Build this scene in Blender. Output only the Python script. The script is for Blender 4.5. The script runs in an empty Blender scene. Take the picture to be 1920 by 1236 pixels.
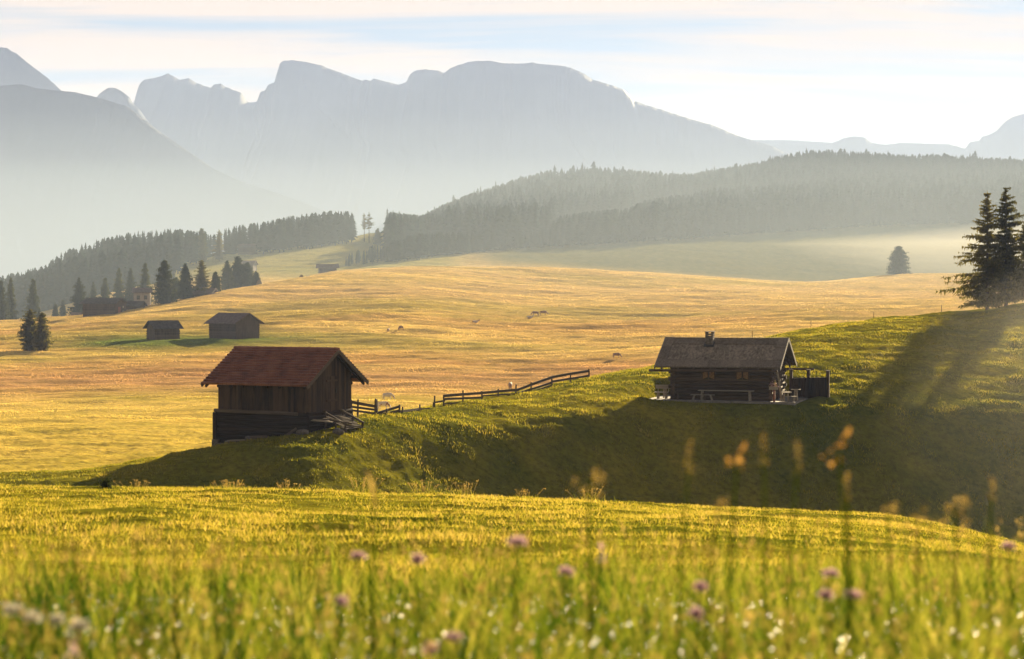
import bpy, bmesh, math, random
import numpy as np
from mathutils import Vector, Matrix

random.seed(7)
rng = np.random.default_rng(7)
SC = bpy.context.scene
COL = SC.collection
F, U0, V0 = 3733.0, 960.0, 550.0        # focal length in photo pixels, principal point
SUN_AZ, SUN_EL = math.radians(22), math.radians(15.5)

# ------------------------------------------------------------------ helpers
def tag(o, label=None, cat=None, group=None, kind=None):
    if label: o['label'] = label
    if cat: o['category'] = cat
    if group: o['group'] = group
    if kind: o['kind'] = kind
    return o

def empty(name, loc, rz=0.0):
    o = bpy.data.objects.new(name, None)
    COL.objects.link(o)
    o.empty_display_size = 0.3
    o.location = loc
    o.rotation_euler = (0, 0, rz)
    return o

def np_mesh(name, verts, faces, mats=(), smooth=False, fmat=None):
    """verts (n,3); faces: list of (m,k) int arrays with one k each."""
    me = bpy.data.meshes.new(name)
    verts = np.asarray(verts, np.float32)
    me.vertices.add(len(verts))
    me.vertices.foreach_set('co', verts.ravel())
    if not isinstance(faces, (list, tuple)): faces = [faces]
    faces = [np.asarray(f, np.int32) for f in faces if len(f)]
    loops = np.concatenate([f.ravel() for f in faces])
    tot = np.concatenate([np.full(len(f), f.shape[1], np.int32) for f in faces])
    start = np.concatenate([[0], np.cumsum(tot)[:-1]]).astype(np.int32)
    me.loops.add(len(loops)); me.loops.foreach_set('vertex_index', loops)
    me.polygons.add(len(tot)); me.polygons.foreach_set('loop_start', start)
    me.polygons.foreach_set('loop_total', tot)
    if smooth: me.polygons.foreach_set('use_smooth', np.ones(len(tot), bool))
    if fmat is not None: me.polygons.foreach_set('material_index', np.asarray(fmat, np.int32))
    for m in mats: me.materials.append(m)
    me.update(calc_edges=True)
    return me

def link(name, me, parent=None):
    o = bpy.data.objects.new(name, me)
    COL.objects.link(o)
    if parent: o.parent = parent
    return o

class MB:
    """collects boxes, bars and slabs and links them as one mesh object"""
    def __init__(s): s.v = []; s.f = []
    def add(s, vs, fs):
        b = len(s.v); s.v += [tuple(p) for p in vs]; s.f += [tuple(b + i for i in f) for f in fs]
    def hexa(s, p):            # 8 points: bottom 4, top 4
        s.add(p, [(3, 2, 1, 0), (4, 5, 6, 7), (0, 1, 5, 4), (1, 2, 6, 5), (2, 3, 7, 6), (3, 0, 4, 7)])
    def box(s, x0, x1, y0, y1, z0, z1):
        s.hexa([(x0, y0, z0), (x1, y0, z0), (x1, y1, z0), (x0, y1, z0), (x0, y0, z1), (x1, y0, z1), (x1, y1, z1), (x0, y1, z1)])
    def bar(s, a, b, w, h, up=(0, 0, 1), w2=None, h2=None):
        a, b = Vector(a), Vector(b); d = (b - a).normalized(); u = Vector(up)
        x = d.cross(u)
        if x.length < 1e-4: x = d.cross(Vector((1, 0, 0)))
        x.normalize(); y = x.cross(d).normalized()
        w2 = w if w2 is None else w2; h2 = h if h2 is None else h2
        P = [a - x*w/2 - y*h/2, a + x*w/2 - y*h/2, a + x*w/2 + y*h/2, a - x*w/2 + y*h/2,
             b - x*w2/2 - y*h2/2, b + x*w2/2 - y*h2/2, b + x*w2/2 + y*h2/2, b - x*w2/2 + y*h2/2]
        s.hexa(P)
    def tube(s, pts, rad, n=8):
        pts = [Vector(p) for p in pts]; rings = []
        for i, p in enumerate(pts):
            d = (pts[min(i+1, len(pts)-1)] - pts[max(i-1, 0)]).normalized()
            x = d.cross(Vector((0, 0, 1)))
            if x.length < 1e-3: x = d.cross(Vector((0, 1, 0)))
            x.normalize(); y = d.cross(x)
            r = rad[i] if isinstance(rad, (list, tuple)) else rad
            rings.append([p + (x*math.cos(a) + y*math.sin(a))*r for a in [2*math.pi*k/n for k in range(n)]])
        vs = [q for r in rings for q in r]; fs = []
        for i in range(len(pts)-1):
            for k in range(n):
                fs.append((i*n+k, i*n+(k+1) % n, (i+1)*n+(k+1) % n, (i+1)*n+k))
        fs.append(tuple(range(n-1, -1, -1))); fs.append(tuple((len(pts)-1)*n + k for k in range(n)))
        s.add(vs, fs)
    def build(s, name, mat, parent=None, bevel=0.0, smooth=False):
        me = bpy.data.meshes.new(name)
        me.from_pydata(s.v, [], s.f); me.materials.append(mat)
        if smooth: me.polygons.foreach_set('use_smooth', np.ones(len(me.polygons), bool))
        me.update()
        o = link(name, me, parent)
        if bevel:
            b = o.modifiers.new('edge', 'BEVEL'); b.width = bevel; b.segments = 1; b.limit_method = 'ANGLE'
        return o

def copy_tree(o, parent=None):
    c = o.copy(); COL.objects.link(c)
    if parent: c.parent = parent
    for ch in list(o.children): copy_tree(ch, c)
    return c

# ------------------------------------------------------------------ noise
PERM = rng.permutation(256); PERM = np.concatenate([PERM, PERM, PERM])
GA = rng.uniform(0, 2*np.pi, 256); GX, GY = np.cos(GA), np.sin(GA)
def pnoise(x, y):
    xi = np.floor(x).astype(int); yi = np.floor(y).astype(int)
    xf = x - xi; yf = y - yi; xi &= 255; yi &= 255
    u = xf*xf*xf*(xf*(xf*6-15)+10); v = yf*yf*yf*(yf*(yf*6-15)+10)
    def g(ix, iy, dx, dy):
        h = PERM[PERM[ix & 255] + (iy & 255)]
        return GX[h]*dx + GY[h]*dy
    a = g(xi, yi, xf, yf); b = g(xi+1, yi, xf-1, yf); c = g(xi, yi+1, xf, yf-1); d = g(xi+1, yi+1, xf-1, yf-1)
    return (a + u*(b-a)) + v*((c + u*(d-c)) - (a + u*(b-a)))
def fbm(x, y, n=4, gain=.5):
    s = 0; a = 1.0
    for k in range(n):
        s = s + a*pnoise(x*2**k + 17.3*k, y*2**k - 9.1*k); a *= gain
    return s
def sstep(a, b, x):
    t = np.clip((x-a)/(b-a), 0, 1); return t*t*(3-2*t)

# ------------------------------------------------------------------ materials
def new_mat(name):
    m = bpy.data.materials.new(name); m.use_nodes = True
    nt = m.node_tree; nt.nodes.clear()
    out = nt.nodes.new('ShaderNodeOutputMaterial')
    return m, nt, out
def N(nt, t, **kw):
    n = nt.nodes.new(t)
    for k, v in kw.items():
        if k in n.inputs.keys(): n.inputs[k].default_value = v
        else: setattr(n, k, v)
    return n
def ramp(nt, stops):
    r = nt.nodes.new('ShaderNodeValToRGB')
    el = r.color_ramp.elements
    while len(el) < len(stops): el.new(.5)
    for e, (p, c) in zip(el, stops): e.position = p; e.color = (*c, 1)
    return r

def wood(name, dark, light, axis='Z', scale=6, rough=.85, bump=.4, var=.34):
    m, nt, out = new_mat(name); L = nt.links.new
    tc = N(nt, 'ShaderNodeTexCoord'); mp = N(nt, 'ShaderNodeMapping')
    sc = {'X': (.35, 5, 5), 'Y': (5, .35, 5), 'Z': (5, 5, .35)}[axis]
    mp.inputs['Scale'].default_value = sc
    n1 = N(nt, 'ShaderNodeTexNoise', Scale=scale*.5, Detail=8.0, Roughness=.7)
    n2 = N(nt, 'ShaderNodeTexNoise', Scale=.9, Detail=4.0)
    L(tc.outputs['Object'], mp.inputs['Vector']); L(mp.outputs['Vector'], n1.inputs['Vector']); L(tc.outputs['Object'], n2.inputs['Vector'])
    mx = N(nt, 'ShaderNodeMath', operation='MULTIPLY_ADD'); mx.inputs[1].default_value = .35
    ge = N(nt, 'ShaderNodeNewGeometry'); m0 = N(nt, 'ShaderNodeMath', operation='MULTIPLY_ADD'); m0.inputs[1].default_value = var
    L(ge.outputs['Random Per Island'], m0.inputs[0]); L(n2.outputs['Fac'], mx.inputs[0]); L(n1.outputs['Fac'], mx.inputs[2]); L(mx.outputs[0], m0.inputs[2])
    r = ramp(nt, [(.55, dark), (1.0, light)])
    L(m0.outputs[0], r.inputs['Fac'])
    p = N(nt, 'ShaderNodeBsdfPrincipled', Roughness=rough)
    p.inputs['Specular IOR Level'].default_value = .25
    L(r.outputs['Color'], p.inputs['Base Color'])
    b = N(nt, 'ShaderNodeBump', Strength=bump, Distance=.03)
    L(n1.outputs['Fac'], b.inputs['Height']); L(b.outputs['Normal'], p.inputs['Normal'])
    L(p.outputs[0], out.inputs['Surface'])
    return m

def mottled(name, c1, c2, scale=3, rough=.85, bump=.3, dist=.03, detail=6.0):
    m, nt, out = new_mat(name); L = nt.links.new
    tc = N(nt, 'ShaderNodeTexCoord'); n = N(nt, 'ShaderNodeTexNoise', Scale=float(scale), Detail=detail, Roughness=.6)
    L(tc.outputs['Object'], n.inputs['Vector'])
    r = ramp(nt, [(.35, c1), (.68, c2)]); L(n.outputs['Fac'], r.inputs['Fac'])
    p = N(nt, 'ShaderNodeBsdfPrincipled', Roughness=rough); L(r.outputs['Color'], p.inputs['Base Color'])
    p.inputs['Specular IOR Level'].default_value = .25
    b = N(nt, 'ShaderNodeBump', Strength=bump, Distance=dist); L(n.outputs['Fac'], b.inputs['Height']); L(b.outputs['Normal'], p.inputs['Normal'])
    L(p.outputs[0], out.inputs['Surface'])
    return m

def tiles(name):
    """rows come from geometry; columns of tiles and their wear come from here"""
    m, nt, out = new_mat(name); L = nt.links.new
    tc = N(nt, 'ShaderNodeTexCoord')
    n = N(nt, 'ShaderNodeTexNoise', Scale=1.3, Detail=5.0)
    w = N(nt, 'ShaderNodeTexVoronoi', Scale=4.0); mp = N(nt, 'ShaderNodeMapping'); mp.inputs['Scale'].default_value = (1.2, .9, .01)
    L(tc.outputs['Object'], n.inputs['Vector']); L(tc.outputs['Object'], mp.inputs['Vector']); L(mp.outputs['Vector'], w.inputs['Vector'])
    r = ramp(nt, [(.3, (.13, .048, .030)), (.5, (.22, .080, .047)), (.75, (.31, .125, .072))])
    a = N(nt, 'ShaderNodeMath', operation='MULTIPLY_ADD'); a.inputs[1].default_value = .16
    L(w.outputs['Color'], a.inputs[0]); 
    s = N(nt, 'ShaderNodeMath', operation='MULTIPLY'); s.inputs[1].default_value = .92
    L(n.outputs['Fac'], s.inputs[0]); L(s.outputs[0], a.inputs[2]); L(a.outputs[0], r.inputs['Fac'])
    p = N(nt, 'ShaderNodeBsdfPrincipled', Roughness=.7); L(r.outputs['Color'], p.inputs['Base Color'])
    wv = N(nt, 'ShaderNodeTexWave', Scale=2.2); wv.bands_direction = 'X'
    L(tc.outputs['Object'], wv.inputs['Vector'])
    b = N(nt, 'ShaderNodeBump', Strength=.5, Distance=.04); L(wv.outputs['Fac'], b.inputs['Height']); L(b.outputs['Normal'], p.inputs['Normal'])
    L(p.outputs[0], out.inputs['Surface'])
    return m

def leafy(name, cols, trans=.45, rough=.6, by='attr', isl=.3):
    """foliage: diffuse plus light passing through the leaf; colour varies per blade (attribute) or per object"""
    m, nt, out = new_mat(name); L = nt.links.new
    r = ramp(nt, cols)
    if by == 'turf':
        a = N(nt, 'ShaderNodeAttribute', attribute_name='turf'); r = a
    elif by == 'attr':
        a = N(nt, 'ShaderNodeAttribute', attribute_name='tone'); L(a.outputs['Fac'], r.inputs['Fac'])
    else:
        g = N(nt, 'ShaderNodeNewGeometry'); oi = N(nt, 'ShaderNodeObjectInfo')
        tc = N(nt, 'ShaderNodeTexCoord'); n = N(nt, 'ShaderNodeTexNoise', Scale=1.1, Detail=3.0)
        L(tc.outputs['Object'], n.inputs['Vector'])
        ad = N(nt, 'ShaderNodeMath', operation='MULTIPLY_ADD'); ad.inputs[1].default_value = .35
        L(oi.outputs['Random'], ad.inputs[0])
        ad2 = N(nt, 'ShaderNodeMath', operation='MULTIPLY_ADD'); ad2.inputs[1].default_value = isl
        L(g.outputs['Random Per Island'], ad2.inputs[0]); 
        hf = N(nt, 'ShaderNodeMath', operation='MULTIPLY'); hf.inputs[1].default_value = .5
        L(n.outputs['Fac'], hf.inputs[0]); L(hf.outputs[0], ad2.inputs[2]); L(ad2.outputs[0], ad.inputs[2])
        L(ad.outputs[0], r.inputs['Fac'])
    d = N(nt, 'ShaderNodeBsdfPrincipled', Roughness=rough); d.inputs['Specular IOR Level'].default_value = 0
    t = N(nt, 'ShaderNodeBsdfTranslucent')
    L(r.outputs['Color'], d.inputs['Base Color']); L(r.outputs['Color'], t.inputs['Color'])
    mx = N(nt, 'ShaderNodeMixShader', Fac=trans)
    L(d.outputs[0], mx.inputs[1]); L(t.outputs[0], mx.inputs[2]); L(mx.outputs[0], out.inputs['Surface'])
    return m

def ground_mat():
    m, nt, out = new_mat('meadow'); L = nt.links.new
    a = N(nt, 'ShaderNodeAttribute', attribute_name='turf')
    tc = N(nt, 'ShaderNodeTexCoord')
    mpf = N(nt, 'ShaderNodeMapping'); mpf.inputs['Scale'].default_value = (1, 1, 1)
    n1 = N(nt, 'ShaderNodeTexNoise', Scale=2.6, Detail=9.0, Roughness=.68)
    n2 = N(nt, 'ShaderNodeTexNoise', Scale=.35, Detail=5.0)
    L(tc.outputs['Object'], n1.inputs['Vector']); L(tc.outputs['Object'], n2.inputs['Vector'])
    r = ramp(nt, [(.3, (.5, .5, .46)), (.52, (1, 1, 1)), (.72, (1.35, 1.32, 1.2))])
    L(n1.outputs['Fac'], r.inputs['Fac'])
    r2 = ramp(nt, [(.35, (.82, .86, .8)), (.65, (1.1, 1.06, 1.05))]); L(n2.outputs['Fac'], r2.inputs['Fac'])
    m1 = N(nt, 'ShaderNodeMix', data_type='RGBA', blend_type='MULTIPLY'); m1.inputs[0].default_value = 1
    m2 = N(nt, 'ShaderNodeMix', data_type='RGBA', blend_type='MULTIPLY'); m2.inputs[0].default_value = 1
    L(a.outputs['Color'], m1.inputs[6]); L(r.outputs['Color'], m1.inputs[7])
    L(m1.outputs[2], m2.inputs[6]); L(r2.outputs['Color'], m2.inputs[7])
    p = N(nt, 'ShaderNodeBsdfPrincipled', Roughness=.9); p.inputs['Specular IOR Level'].default_value = 0
    L(m2.outputs[2], p.inputs['Base Color'])
    b1 = N(nt, 'ShaderNodeBump', Strength=.7, Distance=.10); L(n1.outputs['Fac'], b1.inputs['Height'])
    n3 = N(nt, 'ShaderNodeTexNoise', Scale=.22, Detail=7.0, Roughness=.62)
    mp = N(nt, 'ShaderNodeMapping'); mp.inputs['Scale'].default_value = (.55, 1.0, 1.0); mp.inputs['Rotation'].default_value = (0, 0, -.25)
    L(tc.outputs['Object'], mp.inputs['Vector']); L(mp.outputs['Vector'], n3.inputs['Vector'])
    b2 = N(nt, 'ShaderNodeBump', Strength=.55, Distance=.9); L(n3.outputs['Fac'], b2.inputs['Height'])
    L(b1.outputs['Normal'], b2.inputs['Normal']); L(b2.outputs['Normal'], p.inputs['Normal'])
    L(p.outputs[0], out.inputs['Surface'])
    return m
SHEEN = .3

def volume_mat(name, color, density, aniso):
    m, nt, out = new_mat(name)
    v = N(nt, 'ShaderNodeVolumePrincipled', Density=density, Anisotropy=aniso)
    v.inputs['Color'].default_value = (*color, 1)
    nt.links.new(v.outputs[0], out.inputs['Volume'])
    return m

M = {}
M['ground'] = ground_mat()
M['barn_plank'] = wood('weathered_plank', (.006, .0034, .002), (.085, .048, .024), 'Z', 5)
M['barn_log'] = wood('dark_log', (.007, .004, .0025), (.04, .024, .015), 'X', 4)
M['barn_beam'] = wood('grey_beam', (.04, .028, .018), (.15, .11, .075), 'X', 4)
M['hut_log'] = wood('brown_log', (.032, .020, .010), (.11, .07, .038), 'X', 4)
M['shingle'] = wood('grey_shingle', (.09, .068, .044), (.36, .285, .195), 'Y', 3, var=.16)
M['roof_board'] = wood('roof_board', (.10, .075, .050), (.27, .21, .145), 'Y', 4, var=.16)
M['greywood'] = wood('silver_wood', (.10, .085, .065), (.30, .26, .20), 'X', 4)
M['fence'] = wood('fence_wood', (.03, .02, .012), (.11, .08, .055), 'X', 4)
M['tile'] = tiles('clay_tile')
M['stone'] = mottled('stone', (.07, .06, .05), (.20, .17, .14), 4)
M['paving'] = mottled('terrace_stone', (.14, .125, .105), (.27, .24, .205), 2.5)
M['brick'] = mottled('chimney_stone', (.07, .06, .05), (.22, .185, .15), 7)
M['tin'] = mottled('dark_tin', (.035, .033, .03), (.06, .055, .05), 5, rough=.5)
M['glass'], _nt, _o = new_mat('window_glass')
_p = N(_nt, 'ShaderNodeBsdfPrincipled', Roughness=.08); _p.inputs['Base Color'].default_value = (.02, .018, .015, 1)
_nt.links.new(_p.outputs[0], _o.inputs['Surface'])
M['curtain'] = mottled('amber_curtain', (.17, .085, .03), (.32, .19, .07), 9)
M['redwood'] = wood('red_wood', (.15, .055, .035), (.32, .14, .09), 'Z', 4)
M['paletop'] = wood('pale_wood', (.20, .16, .12), (.40, .34, .26), 'X', 4)  # pale wood; its lightness also mimics sun on the plank by the ramp
M['whitewall'] = mottled('white_plaster', (.26, .235, .20), (.38, .34, .30), 2)
M['farwood'] = wood('far_wood', (.045, .032, .022), (.12, .088, .06), 'Z', 2)
M['farroof'] = mottled('far_roof', (.10, .07, .055), (.19, .14, .11), 2)
M['farroofdark'] = mottled('far_roof_dark', (.055, .048, .042), (.11, .095, .08), 2)
M['hay'] = mottled('hay', (.10, .075, .04), (.24, .18, .09), 6)
M['rock'] = mottled('mountain_rock', (.02, .027, .032), (.05, .057, .062), .006, bump=.2, dist=20, detail=10.0)
M['bark'] = wood('bark', (.035, .025, .018), (.10, .075, .055), 'Z', 3)
M['spruce'] = leafy('spruce_needles', [(.25, (.022, .030, .010)), (.6, (.05, .060, .018)), (.95, (.10, .105, .028))], .35, by='obj')
M['forest'] = leafy('forest_needles', [(.25, (.007, .018, .011)), (.6, (.013, .028, .016)), (.95, (.024, .038, .018))], .05, by='obj', isl=.06)
M['larch'] = leafy('larch_needles', [(.25, (.045, .046, .011)), (.6, (.11, .10, .022)), (.95, (.22, .18, .04))], .55, by='obj')
M['grass'] = leafy('grass_blades', [(0, (.075, .085, .010)), (.35, (.17, .16, .016)), (.7, (.34, .26, .03)), (1, (.48, .35, .08))], .55)
M['turf'] = leafy('pasture_blades', [(0, (0, 0, 0)), (1, (1, 1, 1))], .58, by='turf')
M['fgrass'] = leafy('tall_grass_blades', [(0, (.008, .028, .003)), (.12, (.02, .055, .004)), (.38, (.065, .115, .006)), (.7, (.22, .25, .013)), (1, (.43, .36, .055))], .55)
M['seed'] = leafy('seed_heads', [(0, (.20, .125, .03)), (1, (.44, .31, .08))], .5)
M['petal'] = leafy('pink_petals', [(0, (.48, .28, .31)), (1, (.68, .48, .50))], .45)
M['umbel'] = leafy('white_petals', [(0, (.5, .46, .36)), (1, (.68, .62, .50))], .4)
M['orangeleaf'] = leafy('orange_leaf', [(0, (.30, .15, .03)), (1, (.42, .24, .06))], .5)

# ------------------------------------------------------------------ terrain
def sm_interp(us, xs, ys, sig=30):
    lo, hi = us[0] - 300, us[-1] + 300
    g = np.arange(lo, hi, 5.0); y = np.interp(g, xs, ys)
    k = np.exp(-.5*(np.arange(-3*sig/5, 3*sig/5+1)*5/sig)**2); k /= k.sum()
    n = len(k)//2
    y = np.convolve(np.pad(y, n, 'edge'), k, 'valid')[:len(g)]
    return np.interp(us, g, y)

def pchip(x, y, xq):
    h = np.diff(x); d = np.diff(y)/h; n = len(x)
    m = np.zeros(n)
    for i in range(1, n-1):
        if d[i-1]*d[i] > 0:
            w1 = 2*h[i]+h[i-1]; w2 = h[i]+2*h[i-1]
            m[i] = (w1+w2)/(w1/d[i-1]+w2/d[i])
    m[0] = d[0]; m[-1] = d[-1]
    i = np.clip(np.searchsorted(x, xq) - 1, 0, n-2)
    t = (xq-x[i])/h[i]
    return (2*t**3-3*t**2+1)*y[i] + (t**3-2*t**2+t)*h[i]*m[i] + (-2*t**3+3*t**2)*y[i+1] + (t**3-t**2)*h[i]*m[i+1]

US = np.concatenate([np.linspace(-2600, -150, 60)[:-1], np.arange(-150, 2080, 3.0), np.linspace(2080, 4500, 60)])
def dec(tab): return zip(*tab)
# knoll crest
u_c, v_c = dec([(-600, 912), (0, 919), (400, 926), (700, 935), (960, 942), (1210, 950), (1460, 962), (1660, 976), (1810, 1004), (1885, 1027), (2000, 1068), (2300, 1180)])
# foot of the middle hill, its shoulder and its crest: (u, r, v)
foot = [(-600, 96, 915), (0, 97, 914), (411, 98, 922), (600, 99, 930), (800, 106, 938), (960, 111, 942), (1240, 117, 952), (1500, 118, 970), (1750, 120, 1006), (1920, 121, 1050), (2300, 122, 1080)]
shld = [(-600, 99, 908), (0, 99, 904), (200, 101, 893), (411, 104, 852), (600, 107, 817), (700, 111, 806), (800, 115, 800), (960, 120, 788), (1100, 124.5, 764), (1240, 127.5, 757), (1480, 128, 758), (1600, 131, 752), (1750, 133, 757), (1920, 134, 771), (2300, 136, 775)]
crest = [(-600, 101, 904), (0, 101, 896), (200, 103, 884), (340, 105, 855), (411, 106, 840), (500, 107.5, 826), (560, 109, 816), (610, 110.5, 801), (650, 112, 794), (680, 114, 781), (735, 117, 776), (800, 122, 767), (820, 123.5, 762), (870, 127, 755), (905, 129.5, 748), (967, 133.5, 739), (1035, 138, 726), (1105, 143, 708), (1200, 149, 692), (1300, 155, 670), (1400, 161, 641), (1500, 168, 620), (1600, 175, 603), (1750, 182, 588), (1850, 185, 580), (1920, 186, 567), (2200, 188, 535), (2600, 190, 510), (4500, 195, 480)]
# far meadow, forest foot, ridge: (u, [(r, v) x 10])
far = [
 (0, [(190, 805), (260, 735), (340, 668), (400, 633), (440, 618), (478, 606), (540, 625), (620, 615), (680, 598), (740, 585)]),
 (200, [(190, 800), (260, 732), (340, 662), (400, 622), (440, 605), (480, 590), (540, 608), (630, 560), (690, 530), (750, 510)]),
 (411, [(190, 800), (260, 732), (340, 660), (385, 631), (440, 597), (505, 549), (580, 545), (700, 505), (740, 486), (800, 472)]),
 (640, [(200, 790), (260, 735), (340, 663), (410, 605), (500, 550), (590, 508), (670, 513), (740, 487), (800, 462), (860, 447)]),
 (800, [(210, 785), (265, 730), (340, 665), (410, 608), (500, 550), (610, 503), (680, 505), (790, 478), (900, 462), (1100, 425)]),
 (960, [(220, 790), (270, 735), (340, 668), (410, 619), (510, 562), (650, 501), (710, 503), (840, 470), (1000, 435), (1350, 375)]),
 (1240, [(235, 760), (300, 693), (370, 641), (440, 603), (540, 553), (670, 512), (730, 517), (890, 462), (1100, 415), (1400, 362)]),
 (1500, [(240, 745), (320, 655), (400, 611), (470, 580), (560, 550), (670, 532), (740, 532), (920, 465), (1150, 395), (1450, 330)]),
 (1700, [(240, 730), (340, 635), (420, 600), (500, 570), (600, 540), (715, 512), (780, 532), (950, 465), (1200, 388), (1480, 333)]),
 (1920, [(240, 720), (340, 620), (430, 587), (510, 560), (610, 535), (710, 518), (790, 530), (960, 460), (1230, 375), (1500, 335)])]
def zz(r, v): return (V0 - v)/F*r
VC = sm_interp(US, u_c, v_c)
nodes = []                                   # list of (r(u), z(u))
Z57 = zz(57., VC); one = np.ones_like(US)
nodes.append((0*one, -1.0*one)); nodes.append((10*one, -1.0 - .068*10 - .00031*100 + 0*one))
z30ref = -1.0 - .068*30 - .00031*900
nodes.append((30*one, z30ref + .4*(Z57 + 5.88)))
nodes.append((57*one, Z57))
nodes.append((72*one, zz(72., VC) - .9))
def tri(tab, sig=25):
    u, r, v = dec(tab); r_ = sm_interp(US, u, r, sig); return r_, zz(r_, sm_interp(US, u, v, sig))
rf, zf = tri(foot); rs, zs = tri(shld); rc, zc = tri(crest, 16)
nodes.append((rf - 9, zf - .5 - .4*(zf < -11)))
nodes.append((rf, zf)); nodes.append((rs, zs)); nodes.append((rc, zc))
VCR = V0 - zc/rc*F
drop = sm_interp(US, [0, 200, 411, 700, 1200, 1900], [.25, .3, .6, 1.2, 1.8, 3.0])
nodes.append((rc + 22, zc/rc*(rc + 22) - drop))
fu = [c[0] for c in far]
for k in range(10):
    r_ = sm_interp(US, fu, [c[1][k][0] for c in far], 40); nodes.append((r_, zz(r_, sm_interp(US, fu, [c[1][k][1] for c in far], 40))))
rj, zj = nodes[-1]
nodes.append((rj*1.18 + 60, zj - 55)); nodes.append((2700*one, -215*one)); nodes.append((7600*one, -255*one))
NR = np.array([n[0] for n in nodes]); NZ = np.array([n[1] for n in nodes])
R = [2.5]
while R[-1] < 7600:
    r = R[-1]; R.append(r*(1 + (.010 if r < 20 else .0045 if r < 90 else .0030 if r < 180 else .0033 if r < 800 else .0055 if r < 1600 else .03)))
R = np.array(R); R[-1] = 7600
Z = np.empty((len(R), len(US)))
for i in range(len(US)): Z[:, i] = pchip(NR[:, i], NZ[:, i], R)
X = (US[None, :] - U0)/F*R[:, None]; Y = np.repeat(R[:, None], len(US), 1)
# relief: tussocks on the near hills, ripples and terracettes on the far meadow
near = 1 - sstep(60, 100, Y)
mid = sstep(80, 100, Y)*(1 - sstep(175, 240, Y))
fr = sstep(4, 26, Y - rc[None, :] - 6)*(1 - sstep(1700, 2400, Y))
Z += mid*.055*np.sin(6.283*(Z*1.7 + .9*fbm(X*.07, Y*.07, 3)))*sstep(-.1, .2, fbm(X*.06 + 9, Y*.06, 2) + .1)
Z += near*sstep(8, 22, Y)*(.085*fbm(X*.55, Y*.8, 4, .6) + .16*fbm(X*.11 + 5, Y*.16, 3))
Z += mid*(.20*fbm(X*.22, Y*.22, 5, .6) + .05*fbm(X*1.3, Y*1.3, 3))
warp = 6*fbm(X*.012, Y*.012, 2)
amp = np.clip(Y/430., .22, 1.0)*(1 - .3*sstep(380, 560, Y))
Z += fr*amp*(.55*np.maximum(fbm(X*.03 + 2 + warp*.02, Y*.10 - X*.012, 4, .55), -.12) + .85*fbm((X + warp)*.020, Y*.05 + warp*.05, 5, .58) + .38*fbm(X*.05 - 4, Y*.17, 4, .6) + .5*fbm(X*.008, Y*.02 + 3, 2))
def ground(x, y):
    u = U0 + F*x/np.maximum(y, .01)
    i = np.clip(np.searchsorted(R, y) - 1, 0, len(R)-2); j = np.clip(np.searchsorted(US, u) - 1, 0, len(US)-2)
    a = (y - R[i])/(R[i+1]-R[i]); b = (u - US[j])/(US[j+1]-US[j])
    return (Z[i, j]*(1-a) + Z[i+1, j]*a)*(1-b) + (Z[i, j+1]*(1-a) + Z[i+1, j+1]*a)*b
def at(u, r):
    x = (u-U0)/F*r; return Vector((x, r, float(ground(x, r))))
# level building platform for the hut
HC, HY = np.array([14.23, 132.0]), -.303
hc, hs = math.cos(HY), math.sin(HY)
def hut_local(x, y): dx, dy = x-HC[0], y-HC[1]; return hc*dx + hs*dy, -hs*dx + hc*dy
lx, ly = hut_local(X, Y)
HUT_FLOOR = -6.97
w_ = (1 - sstep(0, 1.6, np.maximum(np.maximum(-4.7-lx, lx-4.75), np.maximum(-3.25-ly, ly-3.6))))
Z = Z*(1-w_) + w_*(HUT_FLOOR - .12)

def px_v(): return V0 - Z/Y*F
Vv = px_v(); Uu = np.repeat(US[None, :], len(R), 0)
nz1 = fbm(X*.05, Y*.05, 4); nz2 = fbm(X*.012 + 3, Y*.02, 4); nz3 = fbm(X*.3, Y*.3, 3)
def C(*c): return np.array(c)[None, None, :]
green = C(.095, .104, .010); ygreen = C(.22, .182, .018); gold = C(.58, .40, .12); tan = C(.44, .265, .080); red = C(.40, .215, .10); pgreen = C(.28, .235, .045)
def mixc(a, b, t): t = np.clip(t, 0, 1)[..., None]; return a*(1-t) + b*t
colr = mixc(green, ygreen, .5 + .9*nz1 + .5*nz3)
f_mask = sstep(-4, 6, Y - (rc[None, :] + 10))
farc = mixc(gold, tan, .35 + 1.5*nz2)
farc = mixc(farc, pgreen, sstep(.06, .26, fbm(X*.010 - 7, Y*.016 + 2, 3))*.55)
farc = mixc(farc, C(.60, .42, .16), sstep(330, 620, Y)*(.45 + 1.2*nz2))
lowg = (1 - sstep(170, 290, Y))                             # greener towards the nearer meadow
farc = mixc(farc, C(.46, .35, .055), lowg*.75)
rb = np.exp(-((Y - (285 + .06*X + 22*nz2))/26)**2)*sstep(.0, .25, nz2 + .28)   # reddish uncut strip
farc = mixc(farc, red, rb*.7)
gp = np.exp(-((lx*0 + (X + 62)/22)**2 + ((Y - 372)/14)**2)**1.0)
farc = mixc(farc, C(.13, .16, .03), np.clip(gp*1.6, 0, 1))
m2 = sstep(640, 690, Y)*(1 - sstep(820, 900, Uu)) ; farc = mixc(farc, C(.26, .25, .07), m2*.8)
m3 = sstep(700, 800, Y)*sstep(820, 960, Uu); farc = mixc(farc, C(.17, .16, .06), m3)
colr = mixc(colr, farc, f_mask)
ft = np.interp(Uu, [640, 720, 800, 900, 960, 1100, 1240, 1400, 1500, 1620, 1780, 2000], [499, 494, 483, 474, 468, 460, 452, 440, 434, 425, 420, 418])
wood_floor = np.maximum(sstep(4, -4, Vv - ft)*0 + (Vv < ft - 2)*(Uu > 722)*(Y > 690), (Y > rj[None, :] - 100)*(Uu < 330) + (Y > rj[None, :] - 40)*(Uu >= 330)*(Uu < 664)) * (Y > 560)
colr = mixc(colr, C(.035, .04, .015), wood_floor.astype(float))
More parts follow.
